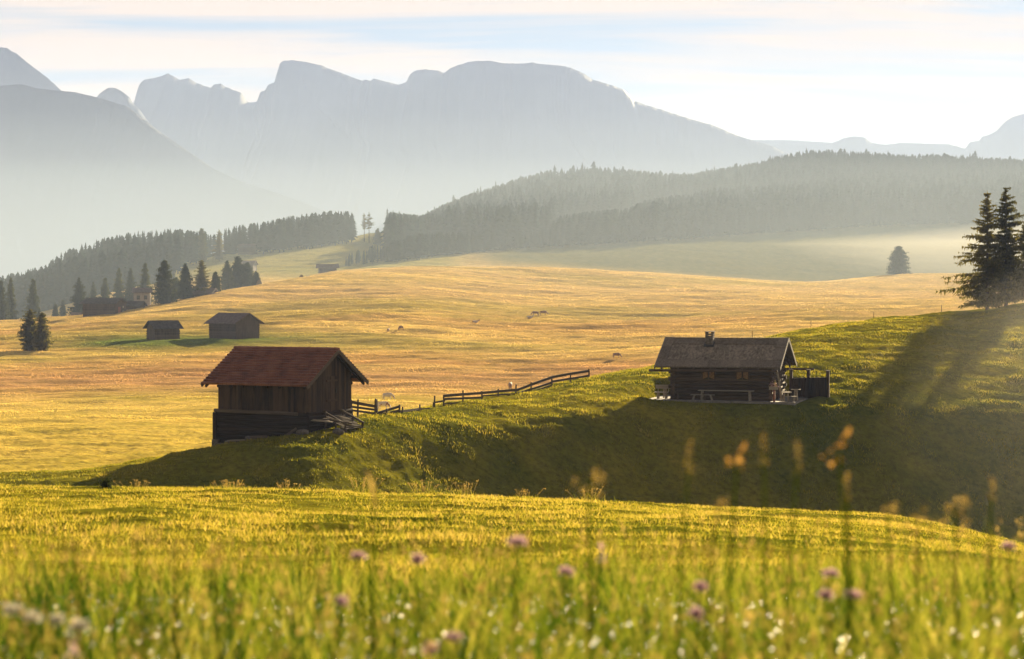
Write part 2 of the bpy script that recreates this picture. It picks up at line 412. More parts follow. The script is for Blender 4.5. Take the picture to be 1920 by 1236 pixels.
fl = sstep(1700, 2300, Y); colr = mixc(colr, C(.05, .06, .03), fl)
g_nr, g_nu = Z.shape
vi = np.arange(g_nr*g_nu).reshape(g_nr, g_nu)
quads = np.stack([vi[:-1, :-1], vi[:-1, 1:], vi[1:, 1:], vi[1:, :-1]], -1).reshape(-1, 4)
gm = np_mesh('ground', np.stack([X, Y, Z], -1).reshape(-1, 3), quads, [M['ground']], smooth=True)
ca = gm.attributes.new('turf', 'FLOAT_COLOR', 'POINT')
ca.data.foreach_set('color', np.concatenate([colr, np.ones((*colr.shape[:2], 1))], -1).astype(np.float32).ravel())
tag(link('ground', gm), 'rolling alpine meadow of green and golden grass', kind='structure')

# ------------------------------------------------------------------ mountains
def mountain(name, label, D, depth, prof, sig=2, rough=1.0, base=-250., seed=0, back=.5):
    u, v = dec(prof); us = np.arange(u[0], u[-1] + 1, 2.5)
    vv = np.interp(us, u, v)
    vv = vv + rough*1.6*fbm(us*.11 + seed, us*0 + seed, 3)
    zr = zz(D, vv)
    ts = np.concatenate([-np.linspace(back, 0, 9)[:-1], np.linspace(0, 1, 46)])
    V = []
    for t in ts:
        hr = np.clip((zr - base)/np.max(zr - base), .12, 1); hr = np.convolve(np.pad(hr, 20, 'edge'), np.ones(41)/41, 'valid')
        dd = D - t*depth*hr if t >= 0 else D - t*depth*2*hr
        f = (1-abs(t))**1.05 if t >= 0 else (1 - (abs(t)/back))
        x = (us-U0)/F*D
        gul = fbm(x*.0042 + seed, dd*.0042 + .003*x, 5, .55)
        env = math.sin(math.pi*min(max(abs(t), 0)**.6, 1))
        z = base + (zr-base)*f + gul*40*env*rough
        z = np.minimum(z, base + (zr-base)*(1 - .02*abs(t)))
        V.append(np.stack([x + gul*25*env, dd + gul*40*env, z], -1))
    V = np.array(V); n, mm = V.shape[:2]
    idx = np.arange(n*mm).reshape(n, mm)
    q = np.stack([idx[:-1, :-1], idx[1:, :-1], idx[1:, 1:], idx[:-1, 1:]], -1).reshape(-1, 4)
    return tag(link(name, np_mesh(name, V.reshape(-1, 3), q, [M['rock']], smooth=True)), label, kind='structure')
mountain('mountain', 'flat topped massif with steep stepped left cliff in blue haze', 4700, 1150,
  [(190, 560), (225, 330), (250, 215), (257, 195), (258, 165), (262, 157), (272, 149), (296, 145), (315, 138), (326, 143), (337, 150), (355, 147), (366, 154), (382, 161), (395, 164), (402, 158), (414, 157), (428, 165), (440, 170), (452, 173), (460, 185), (466, 193), (475, 192), (484, 190), (488, 172), (497, 170), (503, 158), (515, 155), (518, 140), (525, 119), (530, 114), (548, 113), (565, 115), (600, 122), (640, 137), (680, 152), (684, 149), (696, 152), (700, 147), (720, 152), (748, 159), (762, 154), (768, 140), (780, 132), (800, 130), (822, 133), (833, 137), (845, 127), (870, 119), (884, 115), (920, 114), (945, 119), (985, 119), (1000, 117), (1010, 120), (1050, 123), (1070, 127), (1095, 138), (1110, 149), (1135, 156), (1168, 167), (1180, 178), (1190, 190), (1240, 206), (1300, 225), (1340, 236), (1380, 254), (1410, 263), (1450, 275), (1500, 300), (1600, 345), (1700, 420), (1760, 560)], seed=3)
mountain('mountain', 'dark grass covered mountain shoulder sloping down on the left', 3000, 620,
  [(-700, 140), (-300, 150), (0, 161), (40, 158), (70, 166), (140, 173), (180, 182), (240, 200), (270, 224), (300, 247), (350, 282), (400, 316), (450, 340), (520, 362), (600, 392), (680, 425), (760, 470), (850, 560)], rough=.45, seed=11)
mountain('mountain', 'steep grey rock peak at the left edge above the shoulder', 4000, 700,
  [(-500, 20), (-200, 60), (-60, 70), (0, 89), (12, 90), (30, 100), (60, 124), (90, 147), (105, 160), (116, 172), (150, 195), (176, 190), (186, 176), (200, 166), (214, 164), (228, 171), (242, 182), (252, 196), (262, 206), (300, 260), (350, 350), (400, 560)], seed=21)
mountain('mountain', 'faint distant peak at the right edge behind the forest ridge', 6000, 1000,
  [(1380, 560), (1410, 263), (1480, 263), (1560, 268), (1572, 264), (1582, 259), (1600, 256), (1622, 258), (1634, 268), (1660, 272), (1690, 268), (1780, 271), (1810, 279), (1818, 267), (1836, 264), (1842, 256), (1852, 254), (1868, 246), (1885, 228), (1900, 219), (1925, 212), (2000, 205), (2200, 195), (2600, 250), (2900, 560)], rough=.7, seed=31)

# ------------------------------------------------------------------ conifers
def conifer_mesh(h, hw, seed, whorls, per, sprays, droop=.35, jag=.35, top_pow=.85, bare=.06, lop=None, spray=.09, width=.35):
    """crown of many needle sprays set along drooping limbs; returns verts, tris, limbs"""
    g = np.random.default_rng(seed); V = []; T = []; limbs = []
    for w in range(whorls):
        t = bare + (1-bare)*(w + g.uniform(-.3, .3))/whorls
        t = min(max(t, bare), .995)
        zb = h*t; rad = hw*(1-t)**top_pow
        if t < bare + .10: rad *= .55 + .45*(t-bare)/.10
        rad *= 1 + g.uniform(-jag, jag*.6)
        k = max(3, int(per*(.6 + .4*(1-t))))
        a0 = g.uniform(0, 6.28)
        for b in range(k):
            a = a0 + 6.283*b/k + g.uniform(-.35, .35)
            L = rad*g.uniform(.6, 1.12)
            if lop is not None: L *= 1 + .14*math.cos(a - lop)
            if L < .05: L = .08
            d = np.array([math.cos(a), math.sin(a), 0.]); side = np.array([-d[1], d[0], 0.])
            dr = droop*g.uniform(.5, 1.3)*(1 - .6*t)
            zb = min(h*.99, max(h*bare, h*t + g.normal(0, .45*h/whorls))); up = g.uniform(-.10, .22)
            P = lambda s: np.array([0, 0, zb]) + d*L*s + np.array([0, 0, L*((.12 + up)*s*(1-t*.5) - dr*s*s + .30*dr*s**4 + .30*t*s)])
            limbs.append((P(0), P(.5), P(.95)))
            sp0 = spray; spray_ = spray*(.4 + .6*min(1, L/(.45*hw)))
            for q in range(sprays):
                spray = spray_; s = .10 + .92*(q + g.uniform(0, 1))/sprays
                c = P(s); wd = width*L*(1.05 - s*.85)*g.uniform(.3, 1.2) + spray*.5
                for sg in (-1, 1):
                    tip = c + side*sg*wd + d*wd*g.uniform(.0, .7) + np.array([0, 0, -wd*g.uniform(-.15, 1.1)])
                    e = d*spray*g.uniform(.6, 1.3) + np.array([0, 0, g.uniform(-1, 1)*spray])
                    i = len(V); V += [c - e, c + e, tip]; T.append((i, i+1, i+2))
                for _ in range(3):
                    o = np.array([g.normal(0, 1), g.normal(0, 1), g.normal(0, .6)])*spray*1.3 + side*g.uniform(-.6, .6)*wd; w2 = g.uniform(-1, 1, 3)*spray*.8
                    tip = c + o + np.array([g.uniform(-.6, .6)*spray, g.uniform(-.6, .6)*spray, -spray*g.uniform(.6, 3.6)])
                    i = len(V); V += [c + o - w2, c + o + w2, tip]; T.append((i, i+1, i+2))
            spray = sp0
    i = len(V); V += [np.array([-.03*hw, 0, h*.96]), np.array([.03*hw, 0, h*.96]), np.array([0, 0, h*1.01])]; T.append((i, i+1, i+2))
    return np.array(V), np.array(T), limbs

def trunk_mb(h, r0, limbs, every=1, lr=.02):
    mb = MB(); mb.tube([(0, 0, -.35), (0, 0, h*.3), (.02, 0, h*.65), (0, 0, h*.97)], [r0, r0*.75, r0*.42, .015], 7)
    for L in limbs[::every]: mb.tube([tuple(p) for p in L], [lr, lr*.7, lr*.3], 4)
    return mb

def make_tree(name, loc, h, hw, label, cat, group, mat, seed, **kw):
    root = empty(name, loc); tag(root, label, cat, group)
    lr = kw.pop('lr', .02); ev = kw.pop('every', 1)
    V, T, limbs = conifer_mesh(h, hw, seed, **kw)
    trunk_mb(h, kw.get('r0', .018*h), limbs, ev, lr).build('trunk', M['bark'], root, smooth=True)
    link('crown', np_mesh('crown', V, T, [mat]), root)
    return root

def tree_px(u, r, vb, vt, hwpx):
    p = at(u, r); h = (vb-vt)*r/F; return p, h, hwpx*r/F

# two larches on the hilltop at the right, a third one cut by the frame
BIG = dict(whorls=44, per=7, sprays=16, droop=.45, jag=.6, top_pow=.62, bare=.05, spray=.085, lr=.02, width=.40)
for (u, r, vb, vt, hw, lab, sd, lop) in [
    (1851, 181, 583, 363, 66, 'tall dark larch with long low left limbs at hilltop, left one of the pair', 41, math.pi),
    (1886, 182, 578, 358, 62, 'tallest dark larch on the hilltop, right one of the pair', 42, 0.),
    (1930, 180, 572, 396, 50, 'shorter larch cut by the right frame edge beside the tall pair', 43, 0.)]:
    p, h, w = tree_px(u, r, vb, vt, hw)
    make_tree('larch_tree', p, h + .1, w, lab, 'tree', 'larches on the hilltop', M['larch'], sd, lop=lop, **BIG)
# trees further along the hilltop, beyond the frame: their shadows fall across the slope
for (u, r, h, sd) in []:
    make_tree('larch_tree', at(u, r), h, 2.8, 'larch on the hilltop beyond the right frame edge', 'tree', 'larches on the hilltop', M['larch'], sd, **dict(BIG, whorls=30, sprays=7))

MEDK = dict(whorls=34, per=9, sprays=8, droop=.38, jag=.32, top_pow=.72, bare=.03, spray=.2, lr=.03, every=3, width=.32)
ROUND = dict(MEDK, top_pow=.55, jag=.22)
med = [  # u, r, v_base, v_top, half width px, kind, label
 (57, 352, 663, 577, 24, 'l', 'airy larch in the meadow at left, taller one of a close pair'),
 (79, 350, 662, 583, 20, 'l', 'airy larch in the meadow at left, lower one of a close pair'),
 (2, 510, 612, 524, 20, 's', 'dark spruce cut by the left frame edge'),
 (20, 520, 608, 520, 16, 's', 'dark spruce just inside the left frame edge'),
 (62, 525, 603, 521, 22, 's', 'broad dark spruce behind the airy larch pair'),
 (104, 540, 604, 569, 7, 's', 'tiny narrow spruce left of the long barn'),
 (118, 560, 604, 562, 5, 's', 'slender small spruce right of the tiny narrow one'),
 (148, 520, 602, 520, 21, 's', 'spruce standing directly left of the long dark barn'),
 (175, 560, 600, 528, 9, 's', 'narrow spruce behind the left end of the long barn'),
 (197, 540, 598, 520, 16, 's', 'spruce rising behind the ridge of the long barn'),
 (223, 560, 595, 502, 16, 's', 'taller spruce behind the right end of the long barn'),
 (245, 560, 592, 502, 17, 's', 'spruce directly left of the white house'),
 (272, 540, 590, 492, 17, 's', 'spruce rising behind the white house'),
 (308, 490, 588, 487, 22, 'r', 'dense blunt topped spruce right of the white house'),
 (330, 520, 585, 520, 15, 's', 'low spruce tucked between blunt spruce and the forked one'),
 (347, 500, 582, 494, 16, 's', 'forked looking spruce left of the pale farmhouse trees'),
 (378, 505, 575, 488, 18, 'l', 'lighter green larch rising behind the pale farmhouse'),
 (404, 510, 560, 509, 9, 's', 'small narrow spruce right of the pale farmhouse'),
 (426, 560, 540, 488, 14, 's', 'spruce at left end of clump by the meadow rim'),
 (446, 565, 540, 481, 17, 'r', 'tallest broad tree of the clump by the meadow rim'),
 (463, 565, 535, 492, 14, 'r', 'low rounded tree of the clump by the meadow rim'),
 (480, 555, 533, 509, 6, 's', 'tiny cone shaped spruce at right end of the clump'),
 (1685, 712, 516, 461, 23, 'r', 'lone broad spruce on the bare golden rise'),
 (378, 735, 487, 427, 12, 'r', 'rounded tree standing ahead of the left forest edge'),
 (411, 735, 482, 431, 11, 'l', 'open crowned larch with visible trunk at left forest edge'),
 (683, 850, 449, 400, 8, 'l', 'thin airy larch alone in the skyline gap, left stem'),
 (692, 850, 448, 397, 11, 'l', 'airy larch alone in the skyline gap, taller stem'),
 (708, 850, 449, 428, 8, 's', 'short bushy spruce right of the airy skyline larches'),
]
for i, (u, r, vb, vt, hw, k, lab) in enumerate(med):
    p, h, w = tree_px(u, r, vb, vt, hw*(1.25 if u > 90 else 1.0))
    hh = zz(r, vt) - p.z
    kw = dict(ROUND if k == 'r' else MEDK)
    if u in (57, 79): hh *= .97; w *= 1.15
    if k == 'l': kw.update(whorls=36, per=7, sprays=12, jag=.5, bare=.08, top_pow=.55, spray=.12, width=.42)
    if u == 1685: kw.update(top_pow=.55, whorls=34, per=12, sprays=8, jag=.15, bare=.02)
    if u in (683, 692): kw.update(bare=.45, whorls=14)
    make_tree('larch_tree' if k == 'l' else 'spruce_tree', p, max(hh, 2.5), w, lab, 'tree', 'scattered trees around the far huts' if u < 500 else None,
              M['larch'] if k == 'l' else M['spruce'], 100 + i, **kw)

# light tree variants for the forests
def skirt_tree(seed, h=1.0, hw=.17, tiers=10, round_=.85):
    g = np.random.default_rng(seed); V = [(0, 0, h)]; T = []
    for k in range(tiers):
        t = (k + .6)/tiers; zt = h*(1 - t*.95); n = int(g.integers(7, 11))
        rad = hw*(t**round_)*g.uniform(.78, 1.12)
        if k == tiers-1: rad *= .75
        a0 = g.uniform(0, 6.28); top = len(V); V.append((0, 0, min(h, zt + h/tiers*1.25)))
        ring = len(V)
        for j in range(2*n):
            a = a0 + math.pi*j/n; rr = rad*(g.uniform(.8, 1.25) if j % 2 == 0 else g.uniform(.42, .62))
            V.append((rr*math.cos(a), rr*math.sin(a), zt - h/tiers*g.uniform(.0, .35)*(1 if j % 2 == 0 else -.4)))
        for j in range(2*n): T.append((top, ring + j, ring + (j+1) % (2*n)))
    b = len(V); V += [(-.012, -.012, -.03), (.012, -.012, -.03), (0, .014, -.03)]; V += [(-.012, -.012, .12), (.012, -.012, .12), (0, .014, .12)]
    T += [(b, b+1, b+4), (b, b+4, b+3), (b+1, b+2, b+5), (b+1, b+5, b+4), (b+2, b, b+3), (b+2, b+3, b+5)]
    return np.array(V), np.array(T)
VAR = [skirt_tree(1), skirt_tree(2, hw=.20), skirt_tree(3, hw=.15, tiers=12), skirt_tree(4, hw=.24, round_=.6), skirt_tree(5, hw=.22, round_=.5, tiers=9), skirt_tree(6, hw=.18), skirt_tree(7, hw=.26, round_=.55, tiers=8)]
VMESH = [np_mesh('spruce', v, t, [M['forest']]) for k, (v, t) in enumerate(VAR)]
ltop = [(-60, 535), (0, 520), (30, 512), (85, 500), (110, 478), (150, 460), (200, 446), (250, 436), (330, 430), (365, 436), (400, 436), (450, 424), (500, 417), (540, 408), (565, 404), (620, 397), (655, 398), (664, 404)]
lu, lv = dec(ltop)
individuals = []; stuffT = []
def scatter_left():
    out = []
    for u in np.arange(-40, 662, 4.4):
        rJ = float(np.interp(u, US, rj))
        for row, (dr, hf) in enumerate([(0, 1), (-26, .95), (-52, .9), (-80, .85)]):
            if row == 3 and not (u < 330): continue
            if row == 2 and not (u < 380 or u > 480): continue
            if row == 1 and 385 < u < 425: continue
            uu = u + rng.uniform(-5, 5); r = rJ + dr + rng.uniform(-9, 9)
            if uu > 664: continue
            vt = np.interp(uu, lu, lv); p = at(uu, r)
            if row == 0: h = zz(r, vt + rng.normal(0, 4.5)) - p.z
            else: h = rng.uniform(10, 14)
            h = min(h, zz(r, vt) - p.z + .6)
            if h > 4: out.append((p, h, r))
    return out
for p, h, r in scatter_left(): individuals.append((h/r, p, h, 'left'))
# forest on the far hill
utop = [(720, 393), (745, 398), (790, 402), (805, 396), (830, 382), (880, 362), (920, 350), (960, 336), (1000, 325), (1040, 316), (1080, 308), (1130, 309), (1180, 316), (1240, 322), (1290, 325), (1340, 316), (1380, 308), (1420, 303), (1450, 292), (1500, 281), (1560, 279), (1640, 283), (1700, 289), (1770, 286), (1850, 294), (1920, 297), (2100, 300)]
tu, tv = dec(utop)
mu, mv = dec([(640, 482), (680, 462), (730, 452), (760, 440), (800, 435), (860, 432), (930, 436), (1000, 430), (1030, 420), (1050, 402), (1100, 395), (1180, 388), (1210, 372), (1260, 365), (1350, 348), (1420, 342), (1500, 334), (1600, 322), (1700, 318), (1920, 318), (2100, 320)])
footu, footv = dec([(640, 499), (720, 494), (800, 483), (900, 474), (960, 468), (1100, 460), (1240, 452), (1400, 440), (1500, 434), (1620, 425), (1780, 420), (2000, 418)])
def ground_r_for_v(u, v, r0=700, r1=1500):
    rr = np.linspace(r0, r1, 240); x = (u-U0)/F*rr; vv = V0 - ground(x, rr)/rr*F
    k = np.where(vv <= v)[0]; return rr[k[0]] if len(k) else r1
for u in np.arange(640, 2060, 6.0):
    r_f = ground_r_for_v(u, np.interp(u, footu, footv)); rJ = float(np.interp(u, US, rj))
    r = r_f; row = 0
    while r < (rJ + 14 if u > 724 else r_f + 22):
        uu = u + rng.uniform(-5, 5); q = r + rng.uniform(-6, 6); p = at(uu, q)
        if rng.random() < .97:
            h = rng.uniform(12.5, 19)*(.8 if row == 0 else 1)
            vt = V0 - (p.z + h)/q*F
            bv = V0 - p.z/q*F; lim = np.interp(uu, mu, mv)
            if u > 728 and (q > r_f + .45*(rJ - r_f) or bv < lim + 34): lim = np.interp(uu, tu, tv)
            lim += abs(rng.normal(0, 4))
            if vt < lim: h = zz(q, lim) - p.z
            if h > 3.5 and u < 2040: individuals.append((h/q*(1.35 if row == 0 else 1), p, h, 'foot' if row == 0 else 'hill'))
        r += 10.5 + .010*(r - r_f) + (rng.uniform(0, 6)); row += 1
# skyline trees with their true tops
for u in np.arange(722, 2050, 5.0):
    uu = u + rng.uniform(-3, 3); rJ = float(np.interp(uu, US, rj)) + rng.uniform(-14, 14); p = at(uu, rJ)
    h = zz(rJ, np.interp(uu, tu, tv) + rng.normal(3, 4.5)) - p.z
    if h > 4: individuals.append((h/rJ, p, h, 'sky'))
individuals.sort(key=lambda a: -a[0])
LAB = {'left': ('hazy spruce of the wooded slope behind the far huts on the left', 'spruces of the left forest'),
       'foot': ('misty spruce in the lower forest edge along the far golden meadow', 'spruces of the lower forest edge'),
       'hill': ('misty spruce within the wooded far hill right of the skyline gap', 'spruces of the wooded far hill'),
       'sky': ('misty spruce on the skyline ridge of the wooded far hill', 'spruces on the skyline ridge')}
nmax = 272
for k, (s, p, h, w) in enumerate(individuals[:nmax]):
    j = int(rng.integers(0, len(VMESH)))
    o = bpy.data.objects.new('spruce_tree', VMESH[j]); COL.objects.link(o)
    o.location = p; wd = h*rng.uniform(.95, 1.35); o.scale = (wd, wd, h); o.rotation_euler = (0, 0, rng.uniform(0, 6.28))
    tag(o, LAB[w][0], 'tree', LAB[w][1])
VV = []; TT = []; nb = 0
for s, p, h, w in individuals[nmax:]:
    v, t = VAR[int(rng.integers(0, len(VAR)))]; a = rng.uniform(0, 6.28); c, sn = math.cos(a), math.sin(a); wd = h*rng.uniform(.95, 1.35)
    q = np.stack([(v[:, 0]*c - v[:, 1]*sn)*wd + p[0], (v[:, 0]*sn + v[:, 1]*c)*wd + p[1], v[:, 2]*h + p[2]], -1)
    VV.append(q); TT.append(t + nb); nb += len(q)
if VV:
    tag(link('forest', np_mesh('forest', np.concatenate(VV), np.concatenate(TT), [M['forest']])), 'dense misty spruce forest covering the far hill', 'forest', kind='stuff')
print('forest trees', len(individuals))
# ------------------------------------------------------------------ the barn
def gable_roof(L0, L1, hw, z0, h, th, rows, mat, name, root, step=.035, thick_up=True):
    """stepped courses on both slopes; x along the ridge"""
    mb = MB()
    for sgn in (-1, 1):
        for k in range(rows):
            t0, t1 = k/rows, (k+1.12)/rows
            t1 = min(t1, 1.0)
            ya, yb = sgn*hw*(1-t0), sgn*hw*(1-t1); za, zb = z0 + h*t0, z0 + h*t1
            n = Vector((0, sgn*h, hw)).normalized()
            lo = n*.005; 
            a0 = Vector((L0, ya, za)); a1 = Vector((L1, ya, za)); b0 = Vector((L0, yb, zb)); b1 = Vector((L1, yb, zb))
            up_a = n*(th + step); up_b = n*(th + .004)
            p = [a0, a1, b1, b0, a0 + up_a, a1 + up_a, b1 + up_b, b0 + up_b]
            if sgn > 0: p = [p[1], p[0], p[3], p[2], p[5], p[4], p[7], p[6]]
            mb.hexa(p)
    return mb.build(name, mat, root)

B = empty('wooden_barn', (-12.72, 112, -5.06), -.455)
tag(B, 'dark weathered hay barn with red tiled roof on the green slope', 'barn')
XL, XR, YW, BOT = -3.0, 2.9, 2.25, -3.75
EH, RH = 3.25, 1.89                       # eave half depth, ridge rise
def roofz(y): return RH*(1-abs(y)/EH)
mb = MB(); g = np.random.default_rng(5)
def planks(mb, a, b, z0, ztop, nrm, w=.19, th=.035):
    a, b = Vector(a), Vector(b); L = (b-a).length; n = int(L/w); d = (b-a)/n
    for k in range(n):
        p = a + d*(k + .03); q = a + d*(k + .97); off = Vector(nrm)*g.uniform(-.012, .014); t = Vector(nrm)*th
        zb = z0 + g.uniform(-.05, .03)
        z1, z2 = ztop(p), ztop(q)
        mb.hexa([p+off-t+Vector((0, 0, zb)), q+off-t+Vector((0, 0, zb)), q+off+t+Vector((0, 0, zb)), p+off+t+Vector((0, 0, zb)),
                 p+off-t+Vector((0, 0, z1)), q+off-t+Vector((0, 0, z2)), q+off+t+Vector((0, 0, z2)), p+off+t+Vector((0, 0, z1))])
wt = lambda p: roofz(p.y) - .03
planks(mb, (XL, -YW, 0), (XR, -YW, 0), -1.5, wt, (0, -1, 0)); planks(mb, (XR, -YW, 0), (XR, YW, 0), -1.75, wt, (1, 0, 0))
planks(mb, (XR, YW, 0), (XL, YW, 0), -1.5, wt, (0, 1, 0)); planks(mb, (XL, YW, 0), (XL, -YW, 0), -1.5, wt, (-1, 0, 0))
mb.box(XL+.06, XR-.06, -YW+.06, YW-.06, -1.6, .35)
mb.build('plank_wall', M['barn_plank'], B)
mb = MB()
for k in range(10):
    z = BOT + .115 + k*.225; o = .05*(k % 2)
    for sy in (-1, 1):
        mb.tube([(XL-.10-o, sy*(YW+.02), z), (XR+.02+o, sy*(YW+.02), z + g.uniform(-.01, .01))], .122 + g.uniform(-.012, .01), 8)
    for sx in (XL-.02, XR-.02): mb.tube([(sx, -YW-.10, z+.06), (sx, YW+.10, z+.06)], .115, 8)
mb.box(XL+.1, XR-.1, -YW+.1, YW-.1, BOT, -1.6)
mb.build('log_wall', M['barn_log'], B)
mb = MB(); mb.tube([(XL-.16, -YW-.16, -1.47), (-.3, -YW-.17, -1.51), (1.1, -YW-.16, -1.50), (XR-.6, -YW-.15, -1.55)], [.10, .095, .10, .085], 8)
mb.build('sill_beam', M['barn_beam'], B)
mb = MB(); mb.bar((XL-.12, -YW-.17, -1.58), (XL-.12, -YW-.17, -3.1), .20, .2); mb.build('corner_post', M['barn_log'], B)
mb = MB(); mb.hexa([(XL-.28, -YW-.34, BOT-.3), (XL+.22, -YW-.34, BOT-.3), (XL+.22, -YW+.1, BOT-.3), (XL-.28, -YW+.1, BOT-.3), (XL-.26, -YW-.3, -3.08), (XL+.16, -YW-.31, -3.1), (XL+.16, -YW+.06, -3.1), (XL-.26, -YW+.08, -3.08)])
mb.build('corner_stone', M['stone'], B, .03)
roof = gable_roof(-3.46, 3.46, EH, 0, RH, .03, 14, M['tile'], 'roof', B, .11)
mb = MB()
for k in range(24):
    x = -3.46 + 6.92*k/24; mb.tube([(x, 0, RH + .065 + .012*(k % 2)), (x + .31, 0, RH + .065)], [.105, .088], 8)
mb.build('ridge_tiles', M['tile'], roof)
for s in (-1, 1):
    mb = MB()
    for sy in (-1, 1): mb.bar((s*3.44, sy*EH*1.01, -.06), (s*3.44, 0, RH - .05), .05, .20, (0, 0, 1))
    mb.build('verge_board', M['barn_beam'], B)
for x in np.linspace(-3.2, 3.2, 9):
    mb = MB()
    for sy in (-1, 1): mb.bar((x, sy*(EH-.05), -.10), (x, sy*.1, RH - .20), .10, .13)
    mb.build('rafter', M['barn_log'], B)
for y in (-2.2, 2.2, 0):
    mb = MB(); mb.bar((-3.4, y, roofz(y) - .27), (3.4, y, roofz(y) - .27), .16, .16); mb.build('purlin', M['barn_log'], B)
# hay door on the gable
mb = MB(); planks(mb, (XR + .05, -.55, 0), (XR + .05, .65, 0), -1.6, lambda p: .45, (1, 0, 0), .24, .02)
mb.bar((XR + .09, -.5, -.9), (XR + .09, .6, -.9), .05, .1); mb.bar((XR + .09, -.5, .2), (XR + .09, .6, .2), .05, .1)
d = mb.build('door', M['barn_plank'], B)
mb = MB(); mb.box(XR+.08, XR+.13, .45, .5, -.5, -.25); mb.build('handle', M['tin'], d)

bc, bs = math.cos(-.455), math.sin(-.455)
def bw(x, y, z=None):
    X_, Y_ = -12.72 + bc*x - bs*y, 112 + bs*x + bc*y
    return Vector((X_, Y_, float(ground(X_, Y_)) if z is None else -5.06 + z))
# plank ramp to the gable door, with its side rails
R0 = empty('plank_ramp', bw(XR + .1, 0), -.455); tag(R0, 'old plank ramp with side rails leading to the barn gable', 'ramp')
zr0 = bw(XR+.1, 0, -1.75).z - R0.location.z
mb = MB()
zend = bw(XR + 1.5, .2).z - R0.location.z + .06
for k in range(10):
    f0 = k/10; x = .1 + 1.4*f0; z = zr0*(1-f0) + zend*f0
    mb.box(x, x + .125, -.95 + g.uniform(-.15, .1), 1.0 + g.uniform(-.1, .15), z - .05, z + g.uniform(0, .02))
mb.build('deck', M['fence'], R0)
for sy in (-.9, .95):
    for f0 in (.05, .5, .95):
        x = .1 + 1.4*f0; z = zr0*(1-f0) + zend*f0
        mb = MB(); mb.bar((x, sy, z - .9), (x, sy, z + .34), .09, .09); mb.build('post', M['fence'], R0)
    for dz in (.28,):
        mb = MB(); mb.bar((.05, sy - .06, zr0 + dz), (1.55, sy - .06, zend + dz), .04, .11); mb.build('rail', M['fence'], R0)
# loose boards, stones and logs around the barn foot
def board(x, y, L, ang, tilt, lab, mat='paletop', z=.10, w=.2):
    p = bw(x, y); p.z += z
    r = empty('plank', p, -.455 + ang)
    mb = MB(); mb.bar((-L/2, 0, -tilt*L/2), (L/2, 0, tilt*L/2), w, .05); mb.bar((-L/2+.1, .05, -tilt*L/2 + .05), (L/2-.2, .10, tilt*L/2 + .05), w*.8, .035)
    o = mb.build('plank', M[mat], None); o.location = p; o.rotation_euler = (0, 0, -.455 + ang); bpy.data.objects.remove(r)
    return tag(o, lab, 'plank', 'loose planks at the barn foot')
board(3.25, -1.9, 1.7, .18, -.06, 'plank toned pale as if sunlit, lying lowest beside the barn ramp', z=.55, w=.13)  # pale tone stands in for sunlight that the barn blocks here
board(3.8, -1.3, 1.3, .15, -.07, 'dark plank lying in the middle beside the ramp', 'fence', z=.5, w=.13)
board(4.3, -.9, 1.1, .12, -.06, 'dark plank lying farthest up beside the ramp', 'fence', z=.5, w=.13)
board(-1.0, -2.72, 2.4, .02, .07, 'long grey pole on the grass against the log wall', 'greywood', z=.14, w=.13)
def log(x, y, L, rad, ang, tilt, lab, name='log', mat='barn_beam'):
    p = bw(x, y); mb = MB(); mb.tube([(-L/2, 0, -tilt*L/2), (0, .02, .01), (L/2, 0, tilt*L/2)], [rad, rad*1.05, rad*.9], 8)
    o = mb.build(name, M[mat], None, smooth=False); o.location = (p.x, p.y, p.z + rad*.9); o.rotation_euler = (0, 0, -.455+ang)
    return tag(o, lab, 'log', 'logs at the barn foot')
log(-1.9, -2.85, 1.7, .10, .05, .02, 'pale thin log on the grass at the left barn corner')
log(-.1, -2.8, 1.5, .12, -.1, .08, 'thick grey log leaning on the log wall centre')
log(1.9, -2.7, .9, .08, .9, .7, 'short slanting prop leaning by the right barn corner')
def stone(p, s, lab, sd):
    bm = bmesh.new(); bmesh.ops.create_icosphere(bm, subdivisions=2, radius=1)
    gg = random.Random(sd)
    for v in bm.verts:
        q = v.co.copy(); k = 1 + .28*math.sin(3*q.x + sd) * math.cos(2.3*q.y + sd*2) + gg.uniform(-.07, .07)
        v.co = Vector((q.x*s[0], q.y*s[1], q.z*s[2]))*k
    me = bpy.data.meshes.new('stone'); bm.to_mesh(me); bm.free(); me.materials.append(M['stone'])
    o = link('stone', me); o.location = p; return tag(o, lab, 'stone', 'stones at the barn foot')
stone(bw(-.55, -2.75) + Vector((0, 0, .12)), (.30, .2, .2), 'broad pale stone against the middle of the log wall', 3)
stone(bw(-2.1, -2.7) + Vector((0, 0, .1)), (.25, .2, .17), 'small pale stone near the left barn corner', 5)
stone(bw(2.9, -2.9) + Vector((0, 0, .12)), (.3, .22, .2), 'grey stone at the right barn corner below planks', 8)
stone(bw(4.6, -1.9) + Vector((0, 0, .12)), (.36, .25, .2), 'large grey stone below the planks by the ramp', 9)
